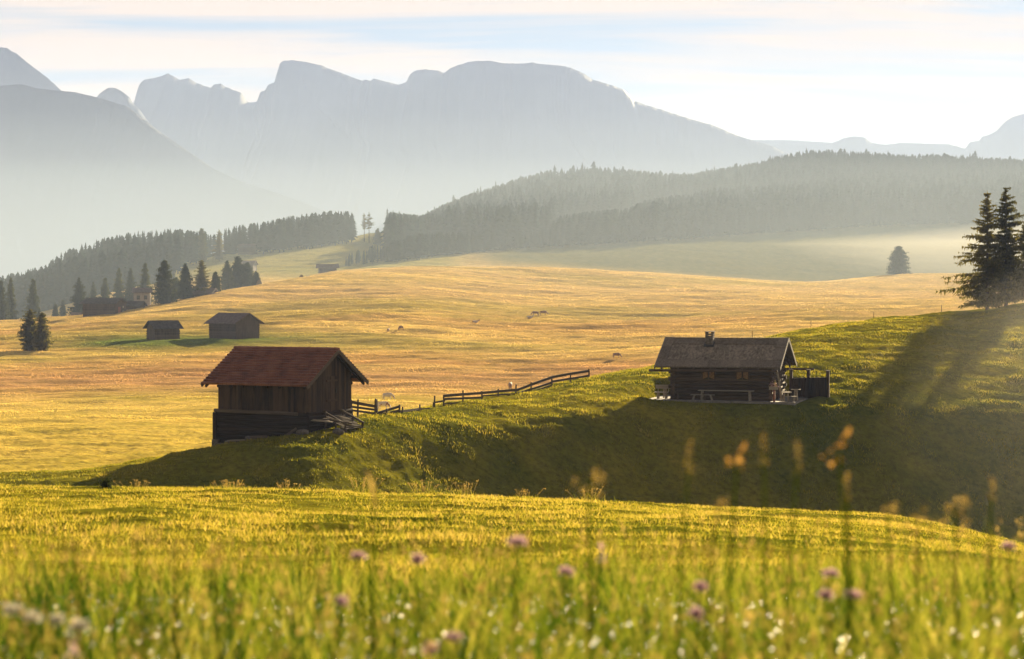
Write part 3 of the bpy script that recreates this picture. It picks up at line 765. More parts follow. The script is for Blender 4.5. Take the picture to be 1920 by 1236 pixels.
# ------------------------------------------------------------------ the alpine hut
H = empty('alpine_hut', (HC[0], HC[1], -4.84), HY)
tag(H, 'brown log hut with grey shingle roof, chimney and stone terrace', 'hut')
FL = HUT_FLOOR + 4.84
hXL, hXR, hYW, hEH, hRH = -3.05, 3.37, 2.3, 3.25, 1.76
hz = lambda y: hRH*(1-abs(y)/hEH)
mb = MB(); nlog = 10
for k in range(nlog):
    z = FL + .13 + k*.245; o = .13*(k % 2)
    for sy in (-1, 1): mb.tube([(hXL-.22-o, sy*hYW, z), (hXR+.1+o, sy*hYW, z)], .130 + g.uniform(-.008, .008), 8)
    for sx in (hXL, hXR): mb.tube([(sx, -hYW-.22, z+.1), (sx, hYW+.22, z+.1)], .128, 8)
mb.box(hXL+.06, hXR-.06, -hYW+.06, hYW-.06, FL-.1, .25)
mb.build('log_wall', M['hut_log'], H)
mb = MB()
for sx in (hXL, hXR):
    n = 16
    for k in range(n):
        y0, y1 = -hYW + 2*hYW*(k+.04)/n, -hYW + 2*hYW*(k+.96)/n; s = .03
        o = g.uniform(-.01, .01)
        mb.hexa([(sx-s+o, y0, .42), (sx+s+o, y0, .42), (sx+s+o, y1, .42), (sx-s+o, y1, .42), (sx-s+o, y0, hz(y0)-.04), (sx+s+o, y0, hz(y0)-.04), (sx+s+o, y1, hz(y1)-.04), (sx-s+o, y1, hz(y1)-.04)])
mb.build('gable_boards', M['barn_plank'], H)
RL0, RL1 = -4.11, 4.11
mb = MB(); nrm = {s: Vector((0, s*hRH, hEH)).normalized() for s in (-1, 1)}
def slab(mb, s, x0, x1, t0, t1, off, th):
    a = [Vector((x, s*hEH*(1-t), hRH*t)) for x, t in ((x0, t0), (x1, t0), (x1, t1), (x0, t1))]
    p = [q + nrm[s]*off for q in a] + [q + nrm[s]*(off+th) for q in a]
    if s > 0: p = [p[1], p[0], p[3], p[2], p[5], p[4], p[7], p[6]]
    mb.hexa(p)
base = MB()
for s in (-1, 1): slab(base, s, RL0, RL1, 0, .995, 0, .04)
roof = base.build('roof', M['roof_board'], H)
for s in (-1, 1):
    sh = MB(); rows = 9
    for k in range(rows):
        t0 = .255 + .56*k/rows; t1 = t0 + .56/rows*1.35
        x = RL0 + .42
        while x < RL1 - .42:
            w = g.uniform(.10, .24); x1 = min(x + w, RL1 - .42)
            slab(sh, s, x, x1 - .012, t0 + g.uniform(-.016, .010), t1, .045 + g.uniform(0, .015), .028); x = x1
    sh.build('shingles', M['shingle'], roof)
bd = MB()
for s in (-1, 1):
    x = RL0
    while x < RL1 - .02:                        # eave boards
        x1 = min(x + g.uniform(.45, 1.1), RL1); slab(bd, s, x, x1 - .015, -.012, .24 + g.uniform(-.006, .004), .085, .03); x = x1
    x = RL0 + .35
    while x < RL1 - .36:                        # ridge boards
        x1 = min(x + g.uniform(.7, 1.4), RL1 - .35); slab(bd, s, x, x1 - .012, .80 + g.uniform(-.008, .004), 1.005, .09, .03); x = x1
    for xa, xb in ((RL0, RL0 + .62), (RL1 - .62, RL1)):
        slab(bd, s, xa, xb, .25, .69, .088, .032); slab(bd, s, xa, xb, .67, 1.006, .118, .03)
bd.build('border_boards', M['roof_board'], roof)
mb = MB(); mb.bar((RL0, 0, hRH + .14), (RL1, 0, hRH + .14), .22, .03); mb.build('ridge_board', M['roof_board'], roof)
for sx in (RL0 - .02, RL1 + .02):
    mb = MB()
    for s in (-1, 1): mb.bar((sx, s*hEH*1.01, -.03), (sx, s*.02, hRH + .07), .045, .22)
    mb.build('verge_board', M['greywood'], H)
for s, xa, xb in ((-1, -4.5, 3.95), (1, -4.4, 5.3)):
    mb = MB(); mb.tube([(xa, s*(hEH + .02), -.20), (xb, s*(hEH + .02), -.15 if s < 0 else -.26)], [.085, .075], 8); mb.build('gutter', M['hut_log'], H)
for x in np.linspace(-3.7, 3.7, 8):
    mb = MB()
    for s in (-1, 1): mb.bar((x, s*(hEH - .1), -.10), (x, s*.1, hRH - .18), .1, .12)
    mb.build('rafter', M['hut_log'], H)
for y in (-2.3, 0, 2.3):
    mb = MB(); mb.bar((RL0 + .05, y, hz(y) - .20), (RL1 - .05, y, hz(y) - .20), .17, .17); mb.build('purlin', M['hut_log'], H)
# chimney
cx, cy = -1.0, -.62
mb = MB(); mb.box(cx-.24, cx+.24, cy-.24, cy+.24, hz(cy) - .2, hRH + .22)
for k in range(5): mb.box(cx-.25-.012*(k % 2), cx+.25, cy-.255, cy+.25+.01*(k % 2), hz(cy)+.05+.15*k, hz(cy) + .165 + .15*k)
ch = mb.build('chimney', M['brick'], H)
mb = MB(); mb.box(cx-.30, cx+.30, cy-.30, cy+.30, hRH + .50, hRH + .56)
for sx in (-.2, .2):
    for sy in (-.2, .2): mb.box(cx+sx-.06, cx+sx+.06, cy+sy-.06, cy+sy+.06, hRH + .20, hRH + .505)
mb.build('chimney_cap', M['brick'], ch)
mb = MB(); mb.hexa([(cx-.34, cy-.44, hz(cy-.44)+.12), (cx+.34, cy-.44, hz(cy-.44)+.12), (cx+.34, cy+.1, hz(cy+.1)+.13), (cx-.34, cy+.1, hz(cy+.1)+.13), (cx-.34, cy-.44, hz(cy-.44)+.15), (cx+.34, cy-.44, hz(cy-.44)+.15), (cx+.34, cy+.1, hz(cy+.1)+.16), (cx-.34, cy+.1, hz(cy+.1)+.16)])
mb.build('flashing', M['tin'], ch)
# windows with amber curtains
for wx in (-.72, 1.52):
    y = -hYW - .14; z0, z1 = -.78, -.12; hwid = .40
    mb = MB(); mb.box(wx-hwid, wx+hwid, y, y+.06, z0, z1); w = mb.build('window', M['glass'], H)
    mb = MB()
    for (a, b, c, d_) in ((wx-hwid-.07, wx-hwid, z0-.07, z1+.07), (wx+hwid, wx+hwid+.07, z0-.07, z1+.07), (wx-hwid, wx+hwid, z1, z1+.07), (wx-hwid, wx+hwid, z0-.07, z0), (wx-.03, wx+.03, z0, z1)):
        mb.box(a, b, y-.05, y+.05, c, d_)
    mb.build('frame', M['hut_log'], w)
    for sg in (-1, 1):
        mb = MB(); n = 9; pts = []
        for k in range(n):
            x = wx + sg*(.05 + (hwid-.07)*k/(n-1)); pts.append((x, y - .012 - .012*(k % 2)))
        zb = [z0 + .03 + .12*(1 - k/(n-1))**1.5 for k in range(n)]
        for k in range(n-1):
            (xa, ya), (xb, yb) = pts[k], pts[k+1]
            p = [(xa, ya, zb[k]), (xb, yb, zb[k+1]), (xb, yb+.008, zb[k+1]), (xa, ya+.008, zb[k]), (xa, ya, z1-.02), (xb, yb, z1-.02), (xb, yb+.008, z1-.02), (xa, ya+.008, z1-.02)]
            if sg < 0: p = [p[1], p[0], p[3], p[2], p[5], p[4], p[7], p[6]]
            mb.hexa(p)
        mb.build('curtain', M['curtain'], w)
mb = MB(); mb.box(hXR + .10, hXR + .16, -.5, .45, FL + .02, FL + 1.85); dr = mb.build('door', M['barn_plank'], H)
mb = MB(); mb.box(hXR + .16, hXR + .2, .28, .34, FL + .9, FL + 1.05); mb.build('handle', M['tin'], dr)
mb = MB(); mb.tube([(3.85, -2.9, -.12), (4.0, -2.75, -1.0), (4.12, -2.6, FL + .02)], [.06, .07, .075], 8); mb.build('porch_post', M['greywood'], H)

def hw_(x, y, z): return Vector((HC[0] + hc*x - hs*y, HC[1] + hs*x + hc*y, z))
T0 = empty('stone_terrace', hw_(0, 0, HUT_FLOOR), HY); tag(T0, 'flat grey stone terrace around the log hut', 'terrace')
mb = MB(); mb.box(-4.95, 5.1, -3.35, 3.3, -.26, -.006); mb.build('slab', M['paving'], T0, .03)
mb = MB()
for k in range(13):
    x0 = -4.98 + 10.1*k/13; mb.box(x0 + .01, x0 + .767, -3.52, -3.353, -.30 + g.uniform(0, .03), .012 + g.uniform(-.02, .02))
mb.build('edge_kerb', M['paving'], T0, .015)

def table_set(x, y, L, W, hgt, rz, lab, name, cat, mat, splay=0., back=False, group=None):
    r = empty(name, hw_(x, y, HUT_FLOOR), HY + rz); tag(r, lab, cat, group)
    top = 'seat' if cat == 'bench' else 'tabletop'
    mb = MB(); n = 3 if W > .35 else 2
    for k in range(n): mb.box(-L/2, L/2, -W/2 + W*k/n + .008, -W/2 + W*(k+1)/n - .008, hgt - .045, hgt)
    mb.build(top, mat, r)
    for sx in (-1, 1):
        for sy in (-1, 1):
            mb = MB(); mb.bar((sx*(L/2 - .22 + splay), sy*(W/2 - .04 + splay*.3), 0), (sx*(L/2 - .25), sy*(W/2 - .07), hgt - .047), .07, .07); mb.build('leg', mat, r)
    if back:
        mb = MB(); mb.box(-L/2, L/2, W/2 - .01, W/2 + .03, hgt + .20, hgt + .46)
        for sx in (-1, 1): mb.bar((sx*(L/2 - .15), W/2 + .055, hgt - .1), (sx*(L/2 - .15), W/2 + .055, hgt + .46), .06, .05)
        mb.build('backrest', mat, r)
    return r
HB = 'tables and benches around the hut'
table_set(.55, -3.0, 3.6, .6, .68, 0, 'long weathered table standing along the front wall of the hut', 'wooden_table', 'table', M['greywood'], group=HB)
table_set(-.95, -3.2, 1.55, .3, .40, 0, 'short splayed leg bench in front of the long table', 'wooden_bench', 'bench', M['greywood'], .10, group=HB)
table_set(-1.8, -2.68, 2.3, .3, .44, 0, 'dark wall bench under the left hut window', 'wooden_bench', 'bench', M['hut_log'], group=HB)
table_set(-4.0, -1.6, 1.0, .5, .45, 0, 'sunlit pale bench with backrest on the left terrace', 'wooden_bench', 'bench', M['paletop'], back=True, group=HB)
table_set(-3.7, -.3, 1.3, .7, .74, 0, 'sunlit pale table behind the backrest bench on the left terrace', 'wooden_table', 'table', M['paletop'], group=HB)
table_set(4.35, -2.35, .72, .6, .60, .2, 'small bright table beside the leaning porch post', 'wooden_table', 'table', M['paletop'], group=HB)
table_set(4.75, -.9, .62, .5, .72, .2, 'small pale table at the right end of the terrace', 'wooden_table', 'table', M['paletop'], group=HB)
table_set(4.75, -2.9, .8, .3, .36, .3, 'low grey bench at the right terrace edge', 'wooden_bench', 'bench', M['greywood'], group=HB)
# planter stand with flowers by the corner
S = empty('flower_stand', hw_(3.72, -3.15, HUT_FLOOR), HY); tag(S, 'reddish post stand with flowers at the right front hut corner', 'flower stand')
mb = MB(); mb.bar((0, 0, 0), (0, 0, .78), .13, .13); mb.build('post', M['redwood'], S)
mb = MB(); mb.box(-.30, .22, -.2, .2, .78, .86); mb.box(-.30, .22, -.2, -.16, .86, .98); mb.box(-.30, .22, .16, .2, .86, .98); mb.build('tray', M['paletop'], S)
V = []; T = []
for k in range(260):
    c = np.array([g.normal(-.05, .13), g.normal(0, .09), .95 + abs(g.normal(0, .16))]); a = g.uniform(-.06, .06, (3, 3)); i = len(V); V += [c + a[0], c + a[1], c + a[2]]; T.append((i, i+1, i+2))
me = np_mesh('flowers', np.array(V), np.array(T), [M['petal'], M['larch']], fmat=g.integers(0, 2, len(T)))
at_ = me.attributes.new('tone', 'FLOAT', 'POINT'); at_.data.foreach_set('value', g.random(len(V)).astype(np.float32)); link('flowers', me, S)
# dark timber windbreak
W0 = empty('timber_windbreak', hw_(0, 0, HUT_FLOOR), HY); tag(W0, 'dark timber windbreak wall right of the hut on the terrace', 'windbreak')
mb = MB(); a, b = Vector((3.7, 2.9, 0)), Vector((6.5, 1.2, 0)); n = 17
for k in range(n):
    p, q = a + (b-a)*((k+.03)/n), a + (b-a)*((k+.97)/n); hh = 1.28 + .16*k/n; nn = Vector((.5, .85, 0))*.03
    mb.hexa([p-nn, q-nn, q+nn, p+nn, p-nn+Vector((0, 0, hh)), q-nn+Vector((0, 0, hh)), q+nn+Vector((0, 0, hh)), p+nn+Vector((0, 0, hh))])
mb.build('boards', M['barn_plank'], W0)
for f0 in (.02, .48, .985):
    p = a + (b-a)*f0 + Vector((.05, .09, 0)); mb = MB(); mb.bar(p + Vector((0, 0, -.3)), p + Vector((0, 0, 1.28 + .55)) , .2, .2); mb.bar(p + Vector((0, 0, 1.83)), p + Vector((0, 0, 1.88)), .26, .26); mb.build('post', M['hut_log'], W0)

# ------------------------------------------------------------------ distant huts
def far_hut(p, rz, L, W, wall, rise, ov, lab, name='log_hut', cat='hut', wm='farwood', rm='farroof', door=None, wins=(), base_h=1.2, chim=False):
    r = empty(name, p, rz); tag(r, lab, cat, 'huts on the far meadow')
    mb = MB(); x, y = L/2 - ov, W/2 - ov; zt = lambda yy: wall + rise*(1 - abs(yy)/(W/2))
    mb.add([(-x, -y, -base_h), (x, -y, -base_h), (x, y, -base_h), (-x, y, -base_h), (-x, -y, zt(y)-.05), (x, -y, zt(y)-.05), (x, y, zt(y)-.05), (-x, y, zt(y)-.05), (-x, 0, zt(0)-.05), (x, 0, zt(0)-.05)],
           [(0, 1, 5, 4), (2, 3, 7, 6), (1, 2, 6, 9, 5), (3, 0, 4, 8, 7), (4, 5, 9, 8), (8, 9, 6, 7), (3, 2, 1, 0)])
    for k in range(int(wall/.45)):
        zz_ = .1 + k*.45
        for sy in (-1, 1): mb.box(-x-.12, x+.12, sy*y-.05, sy*y+.05, zz_, zz_+.30)
    mb.build('wall', M[wm], r)
    mb = MB()
    for s in (-1, 1):
        n = Vector((0, s*rise, W/2)).normalized()*.12
        a = [Vector((-L/2, s*W/2, wall)), Vector((L/2, s*W/2, wall)), Vector((L/2, 0, wall+rise)), Vector((-L/2, 0, wall+rise))]
        q = a + [v + n for v in a]
        if s > 0: q = [q[1], q[0], q[3], q[2], q[5], q[4], q[7], q[6]]
        mb.hexa(q)
        for k in range(6):
            t = k/6; b0 = Vector((-L/2, s*W/2*(1-t), wall + rise*t)) + n; b1 = Vector((L/2, s*W/2*(1-t), wall + rise*t)) + n
            mb.bar(b0, b1, .10, .05)
    rf = mb.build('roof', M[rm], r)
    if chim:
        mb = MB(); mb.box(-.3, .3, -.9, -.3, wall + rise*.6, wall + rise + .7); mb.build('chimney', M['brick'], rf)
    if door:
        side, c, wd, hg = door; mb = MB()
        if side == 'f': mb.box(c-wd/2, c+wd/2, -y-.08, -y+.02, 0, hg)
        else: mb.box(x-.02, x+.08, c-wd/2, c+wd/2, 0, hg)
        mb.build('door', M['redwood'], r)
    for side, c, z0, wd, hg in wins:
        mb = MB()
        if side == 'f': mb.box(c-wd/2, c+wd/2, -y-.09, -y+.02, z0, z0+hg)
        elif side == 'l': mb.box(-x-.09, -x+.02, c-wd/2, c+wd/2, z0, z0+hg)
        else: mb.box(x-.02, x+.09, c-wd/2, c+wd/2, z0, z0+hg)
        mb.build('window', M['paletop'] if wm == 'farwood' else M['glass'], r)
    return r
def gz(x, y): return float(ground(x, y))
px, py = -53.04, 380.
far_hut(Vector((px, py, -5.84 - 2.3)), -.80, 9.9, 7.0, 2.3, 2.02, .75, 'larger grey brown hay hut on green patch, right of the small one')
px = (306-U0)/F*378
far_hut(Vector((px, 378., -6.75 - 2.05)), .66, 6.3, 3.9+.6, 2.05, 1.5, .6, 'small dark hut with gable turned left on the green patch', rm='farroofdark')
p = at(196, 476); far_hut(p + Vector((0, 0, -.2)), -.32, 9.8, 6.5, 2.5, 1.35, .6, 'long dark barn on the meadow crest before the spruces', rm='farroofdark', door=('r', -.6, 1.1, 1.8), wins=(('r', 1.2, 1.5, .5, .5), ('r', 1.2, .5, .5, .4)), name='wooden_barn', cat='barn')
p = at(250, 484); far_hut(p + Vector((0, 0, -.3)), -.2, 5.6, 4.5, 1.0, 1.2, .45, 'low dark shed between the long barn and white house', rm='farroofdark', name='wooden_shed', cat='shed')
p = at(267, 505); far_hut(p + Vector((0, 0, -.3)), .15, 5.0, 7.0, 4.2, 1.3, .5, 'white walled house in front of a spruce by the barn', name='white_house', cat='house', wm='whitewall', rm='farroof', wins=(('f', -.9, 2.6, .8, 1.0), ('f', .9, 2.6, .8, 1.0), ('f', 0, .5, 2.2, 1.2)))
p = at(378, 505); far_hut(p + Vector((0, 0, -2.0)), -.15, 7.6, 6.0, 2.6, 1.3, .6, 'pale hazy farmhouse partly sunk behind the meadow crest', name='farmhouse', cat='house', rm='farroof', wins=(('f', -1.2, 1.2, .7, .7), ('f', 1.2, 1.2, .7, .7)), chim=True)
p = at(400, 500); far_hut(p + Vector((0, 0, -1.8)), -.15, 3.0, 3.0, 1.3, .6, .3, 'tiny lean shed at the right end of the farmhouse', name='wooden_shed', cat='shed')
p = at(145, 510); far_hut(p + Vector((0, 0, -.8)), .1, 3.2, 3.0, 2.2, .8, .3, 'small shed half hidden under the spruce left of the barn', name='wooden_shed', cat='shed')
p = at(467, 690); far_hut(p + Vector((0, 0, -.2)), -.2, 5.2, 5.0, 2.4, 1.4, .5, 'hazy hut on pale upper meadow behind the tree clump')
p = at(464, 765); far_hut(p + Vector((0, 0, -.2)), -.2, 7.0, 6.0, 2.6, 1.5, .6, 'hazy farmstead at the foot of the left forest', rm='farroofdark')
p = at(614, 640); far_hut(p + Vector((0, 0, -.2)), .2, 7.2, 5.0, 2.0, 1.3, .9, 'hazy hut with open front at left end of lower forest edge')
# haystack and low bush on the rim
hp = at(486, 545); mb = MB(); mb.tube([(0, 0, -.3), (0, 0, .2), (.05, 0, 1.1), (.02, 0, 1.9), (0, 0, 2.3)], [.85, .9, .5, .18, .03], 10)
o = mb.build('haystack', M['hay']); o.location = hp; tag(o, 'dark cone shaped haystack on the golden meadow rim', 'haystack')
hp = at(565, 560); mb = MB(); mb.tube([(0, 0, -.3), (0, 0, .3), (.1, 0, .8), (.1, 0, 1.05)], [.5, .62, .4, .08], 9)
o = mb.build('haystack', M['hay']); o.location = hp; tag(o, 'low round haystack on the golden meadow', 'haystack')

# ------------------------------------------------------------------ fences
def fence_run(name, lab, posts, rails, group=None):
    """posts: (u, r, height, below); rails: list of (list of (u, height above ground))"""
    P = [at(u, r) for u, r, h in posts]
    root = empty(name, P[0]); tag(root, lab, 'fence', group)
    o0 = P[0]
    for p, (u, r, h) in zip(P, posts):
        mb = MB(); lean = g.uniform(-.05, .05)
        q = p - o0; mb.tube([(q.x, q.y, q.z - .4), (q.x + lean*h, q.y, q.z + h)], [.065, .055], 6); mb.build('post', M['fence'], root)
    us = [p[0] for p in posts]; rs_ = [p[1] for p in posts]
    def pt(u, v):
        r = float(np.interp(u, us, rs_)) - .09; return Vector(((u-U0)/F*r, r, zz(r, v))) - o0
    for (u0, v0, u1, v1, w) in rails:
        mb = MB(); mb.bar(pt(u0, v0), pt(u1, v1), .045, w, (0, 0, 1)); mb.build('rail', M['fence'], root)
    return root
def pr(u, vt):                     # a post on the crest whose top reaches v
    r = float(np.interp(u, US, rc)) - .4; p = at(u, r); return (u, r, max(.35, zz(r, vt) - p.z))
fence_run('rail_fence', 'long weathered rail fence climbing the crest toward the log hut',
  [pr(814, 742), pr(832, 740.5), pr(868, 732), pr(904, 733), pr(934.5, 729.5), pr(967, 721), pr(995.6, 716.5), pr(1035, 706), pr(1069, 699), pr(1105, 691.5)],
  [(814, 755, 834, 751.5, .10), (832, 742.5, 868, 739.5, .18), (868, 739.5, 905, 737, .17), (904, 737, 935, 734, .17), (934, 734, 972, 731, .17), (832, 748.5, 905, 745.5, .14), (832, 757.5, 868, 755, .10),
   (968, 732, 996, 721.5, .17), (995, 721.5, 1035, 707.5, .18), (1035, 707.5, 1069, 701, .18), (1069, 701, 1105, 695.5, .18), (972, 737.5, 1035, 717.5, .14), (1035, 715.5, 1105, 704.5, .15), (996, 734.5, 1035, 723.5, .13), (904, 742.5, 968, 738.5, .10)])
pA = bw(XR - .02, YW + .1)
fence_run('rail_fence', 'short three rail fence running down from the barn gable corner',
  [(660, 114.6, 1.1), (670.5, 114.9, 1.05), (703, 115.8, .95), (707, 116, .9)],
  [(657, 753.5, 707, 763, .17), (657, 762.5, 707, 769, .13), (657, 769, 707, 776, .12)])
fence_run('rail_fence', 'short two rail fence rising right of the grazing cows',
  [(708, 116.2, .9), pr(725, 768), pr(748.5, 758.5)], [(707, 775, 748, 762.5, .15), (707, 779, 748, 770, .13)])
fence_run('rail_fence', 'low sagging fence with two short posts on the crest',
  [(749, 118, .45), pr(755, 762.5), pr(787, 761), pr(813, 762)], [(749, 772, 787, 767, .14), (787, 767, 813, 766, .10)])
for k, (u, vt, lab) in enumerate([(1410, 621, 'thin fence stake on the crest behind the hut roof'), (1520, 603, 'thin fence stake on the crest right of the hut'), (1638, 588, 'thin taller stake on the crest in mid slope'), (1765, 580, 'thin stake on the crest left of the big larches')]):
    r = float(np.interp(u, US, rc)) - .3; p = at(u, r); h = max(.7, zz(r, vt) - p.z)
    mb = MB(); mb.tube([(0, 0, -.3), (.02, 0, h)], [.03, .024], 6); o = mb.build('fence_stake', M['fence']); o.location = p
    tag(o, lab, 'stake', 'thin stakes along the crest')

# ------------------------------------------------------------------ cows
def cow_mat(name, c1, c2, thr=.5):
    m, nt, out = new_mat(name); tc = N(nt, 'ShaderNodeTexCoord'); n = N(nt, 'ShaderNodeTexNoise', Scale=1.6, Detail=2.0)
    oi = N(nt, 'ShaderNodeObjectInfo'); ad = N(nt, 'ShaderNodeVectorMath', operation='ADD')
    nt.links.new(tc.outputs['Object'], ad.inputs[0]); nt.links.new(oi.outputs['Location'], ad.inputs[1]); nt.links.new(ad.outputs[0], n.inputs['Vector'])
    r = ramp(nt, [(thr - .02, c1), (thr + .02, c2)]); p = N(nt, 'ShaderNodeBsdfPrincipled', Roughness=.8)
    nt.links.new(n.outputs['Fac'], r.inputs['Fac']); nt.links.new(r.outputs['Color'], p.inputs['Base Color']); nt.links.new(p.outputs[0], out.inputs['Surface']); return m
M['cow_white'] = cow_mat('cow_white', (.55, .48, .42), (.24, .12, .07), .6)
M['cow_brown'] = cow_mat('cow_brown', (.22, .13, .08), (.30, .20, .13), .5)
M['horn'] = mottled('horn', (.5, .45, .36), (.62, .56, .46), 5)
def cow_mesh(mat, pose):
    V = []; E = []; Rr = []
    def add(p, r, par=None):
        V.append(p); Rr.append(r)
        if par is not None: E.append((par, len(V)-1))
        return len(V)-1
    dz = -.62 if pose == 'lie' else 0
    pel = add((-.62, 0, 1.12+dz), (.30, .30)); bel = add((-.12, 0, 1.02+dz), (.36, .40), pel); che = add((.45, 0, 1.05+dz), (.31, .36), bel); sho = add((.66, 0, 1.14+dz), (.22, .27), che)
    if pose == 'graze': nk = add((.98, .02, .88), (.14, .19), sho); pol = add((1.24, .04, .52), (.12, .13), nk); muz = add((1.32, .05, .22), (.075, .085), pol)
    else: nk = add((.95, .02, 1.30+dz), (.13, .18), sho); pol = add((1.18, .05, 1.48+dz), (.12, .13), nk); muz = add((1.46, .08, 1.34+dz), (.075, .085), pol)
    tl = add((-.92, 0, 1.22+dz), (.05, .05), pel); t2 = add((-1.0, 0, .95+dz*.8), (.028, .028), tl); add((-.99, 0, .50+dz*.5), (.045, .045), t2)
    for s in (-1, 1):
        if pose == 'lie':
            k = add((-.35, s*.34, .30), (.15, .15), pel); add((.05, s*.40, .10), (.07, .07), k); k = add((.75, s*.26, .20), (.10, .10), che); add((.45, s*.34, .09), (.06, .06), k)
        else:
            st = .06*s
            th = add((-.68, s*.18, .82), (.17, .14), pel); ho = add((-.80+st, s*.17, .48), (.075, .07), th); add((-.72+st, s*.17, .06), (.06, .055), ho)
            el = add((.52, s*.16, .74), (.12, .10), che); kn = add((.56-st, s*.16, .42), (.065, .06), el); add((.54-st, s*.16, .05), (.055, .055), kn)
        add((V[pol][0]-.02, V[pol][1] + s*.22, V[pol][2]+.03), (.035, .05), pol)
    me = bpy.data.meshes.new('cow'); me.from_pydata(V, E, []); me.materials.append(mat)
    o = bpy.data.objects.new('cow', me)
    sm = o.modifiers.new('skin', 'SKIN'); o.modifiers.new('sub', 'SUBSURF').levels = 1; o.modifiers['sub'].render_levels = 1
    for k, d in enumerate(me.skin_vertices[0].data): d.radius = Rr[k]; d.use_root = (k == 0)
    COL.objects.link(o); dg = bpy.context.evaluated_depsgraph_get(); ev = o.evaluated_get(dg)
    m2 = bpy.data.meshes.new_from_object(ev); bpy.data.objects.remove(o)
    m2.name = 'cow'; m2.materials.clear(); m2.materials.append(mat); m2.polygons.foreach_set('use_smooth', np.ones(len(m2.polygons), bool))
    P = V[pol]; hb = MB()
    for s in (-1, 1): hb.tube([(P[0]-.03, P[1]+s*.08, P[2]+.09), (P[0]-.02, P[1]+s*.20, P[2]+.17), (P[0]+.03, P[1]+s*.22, P[2]+.27)], [.025, .018, .006], 6)
    return m2, hb
CM = {(c, p): cow_mesh(M['cow_'+c], p) for c in ('white', 'brown') for p in ('graze', 'stand', 'lie')}
for k, v in list(CM.items()):
    hm = v[1].build('horns', M['horn']); CM[k] = (v[0], hm.data); bpy.data.objects.remove(hm)
def r_at_v(u, v, r0, r1):
    rr = np.linspace(r0, r1, 400); x = (u-U0)/F*rr; vv = V0 - ground(x, rr)/rr*F
    return float(rr[np.argmin(np.abs(vv - v))])
for (u, v, r0, r1, rz, c, ps, sc, lab) in [
    (727, 751, 200, 330, -.25, 'white', 'graze', .66, 'white cow grazing with head down beyond the barn fence, upper one of two'),
    (719, 768, 185, 300, -.35, 'white', 'graze', .66, 'white and brown cow half hidden behind the fence near the barn'),
    (957, 731, 200, 330, 1.45, 'brown', 'graze', .75, 'brown cow seen from behind above the long rail fence'),
    (1156, 672, 270, 400, -.3, 'brown', 'graze', .66, 'single brownish cow grazing on the golden meadow left of the hut roof'),
    (993, 597, 400, 520, .4, 'white', 'lie', .72, 'pale cow lying lowest and leftmost in the meadow group of three'),
    (1004, 593, 400, 520, 2.9, 'brown', 'graze', .82, 'dark cow in the middle of the meadow group of three'),
    (1019, 592, 400, 520, .1, 'brown', 'graze', .82, 'dark cow at the right of the meadow group of three'),
    (891, 606, 400, 500, .3, 'white', 'lie', .75, 'pale cow lying alone on the meadow mid distance'),
    (752, 620, 360, 470, 2.2, 'brown', 'graze', .72, 'brown cow standing on the meadow, right of a small faint one'),
    (728, 623, 360, 470, 1.3, 'brown', 'stand', .55, 'small faint cow at left end of the meadow herd')]:
    r = r_at_v(u, v, r0, r1); p = at(u, r); o = link('cow', CM[(c, ps)][0]); o.location = p; o.rotation_euler = (0, 0, rz); o.scale = (sc,)*3
    h = link('horns', CM[(c, ps)][1], o); tag(o, lab, 'cow', 'cows grazing on the meadow')
# ------------------------------------------------------------------ grass
def blades(n, xy, hgt, wid, seg, bend, tone, seed, lean=.5):
    """n curved blades rooted on the ground at xy; returns verts, quads, tris, tones"""
    g = np.random.default_rng(seed)
    x, y = xy; z = ground(x, y) - .01
    a = g.uniform(0, 2*np.pi, n); fa = g.uniform(0, 2*np.pi, n)
    b = bend*g.uniform(.3, 1.3, n)*hgt; dx, dy = np.cos(a)*b, np.sin(a)*b
    sx, sy = np.cos(fa)*wid*.5, np.sin(fa)*wid*.5
    rows = []
    for k in range(seg + 1):
        t = k/seg; w = (1-t)**.7 if k < seg else 0
        cx, cy, cz = x + dx*t*t, y + dy*t*t, z + hgt*(t - .18*bend*t*t)
        if k < seg:
            rows.append(np.stack([cx - sx*w, cy - sy*w, cz], -1)); rows.append(np.stack([cx + sx*w, cy + sy*w, cz], -1))
        else: rows.append(np.stack([cx, cy, cz], -1))
    V = np.stack(rows, 1); m = V.shape[1]; base = (np.arange(n)*m)[:, None]
    Q = [base + np.array([2*k, 2*k+1, 2*k+3, 2*k+2]) for k in range(seg-1)]
    T = base + np.array([2*seg-2, 2*seg-1, 2*seg])
    return V.reshape(-1, 3), (np.concatenate(Q) if Q else np.zeros((0, 4), int)), T, np.repeat(tone, m)
def grass_obj(name, parts, mat, label):
    Vs, Qs, Ts, To = [], [], [], []; nb = 0
    for V, Q, T, t in parts:
        Vs.append(V); Qs.append(Q + nb); Ts.append(T + nb); To.append(t); nb += len(V)
    me = np_mesh(name, np.concatenate(Vs), [np.concatenate(Qs), np.concatenate(Ts)], [mat], smooth=True)
    a = me.attributes.new('tone', 'FLOAT', 'POINT'); a.data.foreach_set('value', np.concatenate(To).astype(np.float32))
    o = link(name, me); tag(o, label, 'grass', kind='stuff'); return o
def sample(n, r0, r1, um=140, p=1.0):
    r = np.exp(rng.uniform(np.log(r0), np.log(r1), n)) if p == 'log' else (rng.uniform(r0**(p+1), r1**(p+1), n))**(1/(p+1))
    u = rng.uniform(-um, 1920 + um, n); return (u-U0)/F*r, r
parts = []
n = 330000; x, y = sample(n, 9, 62, p=.55)
den = fbm(x*.8, y*.8, 3) + .6*fbm(x*.15, y*.15, 2); keep = rng.random(n) < .55 + .9*den; x, y, den = x[keep], y[keep], den[keep]; n = len(x)
hg = (.045 + .04*rng.random(n)**2)*(1 + .9*den)
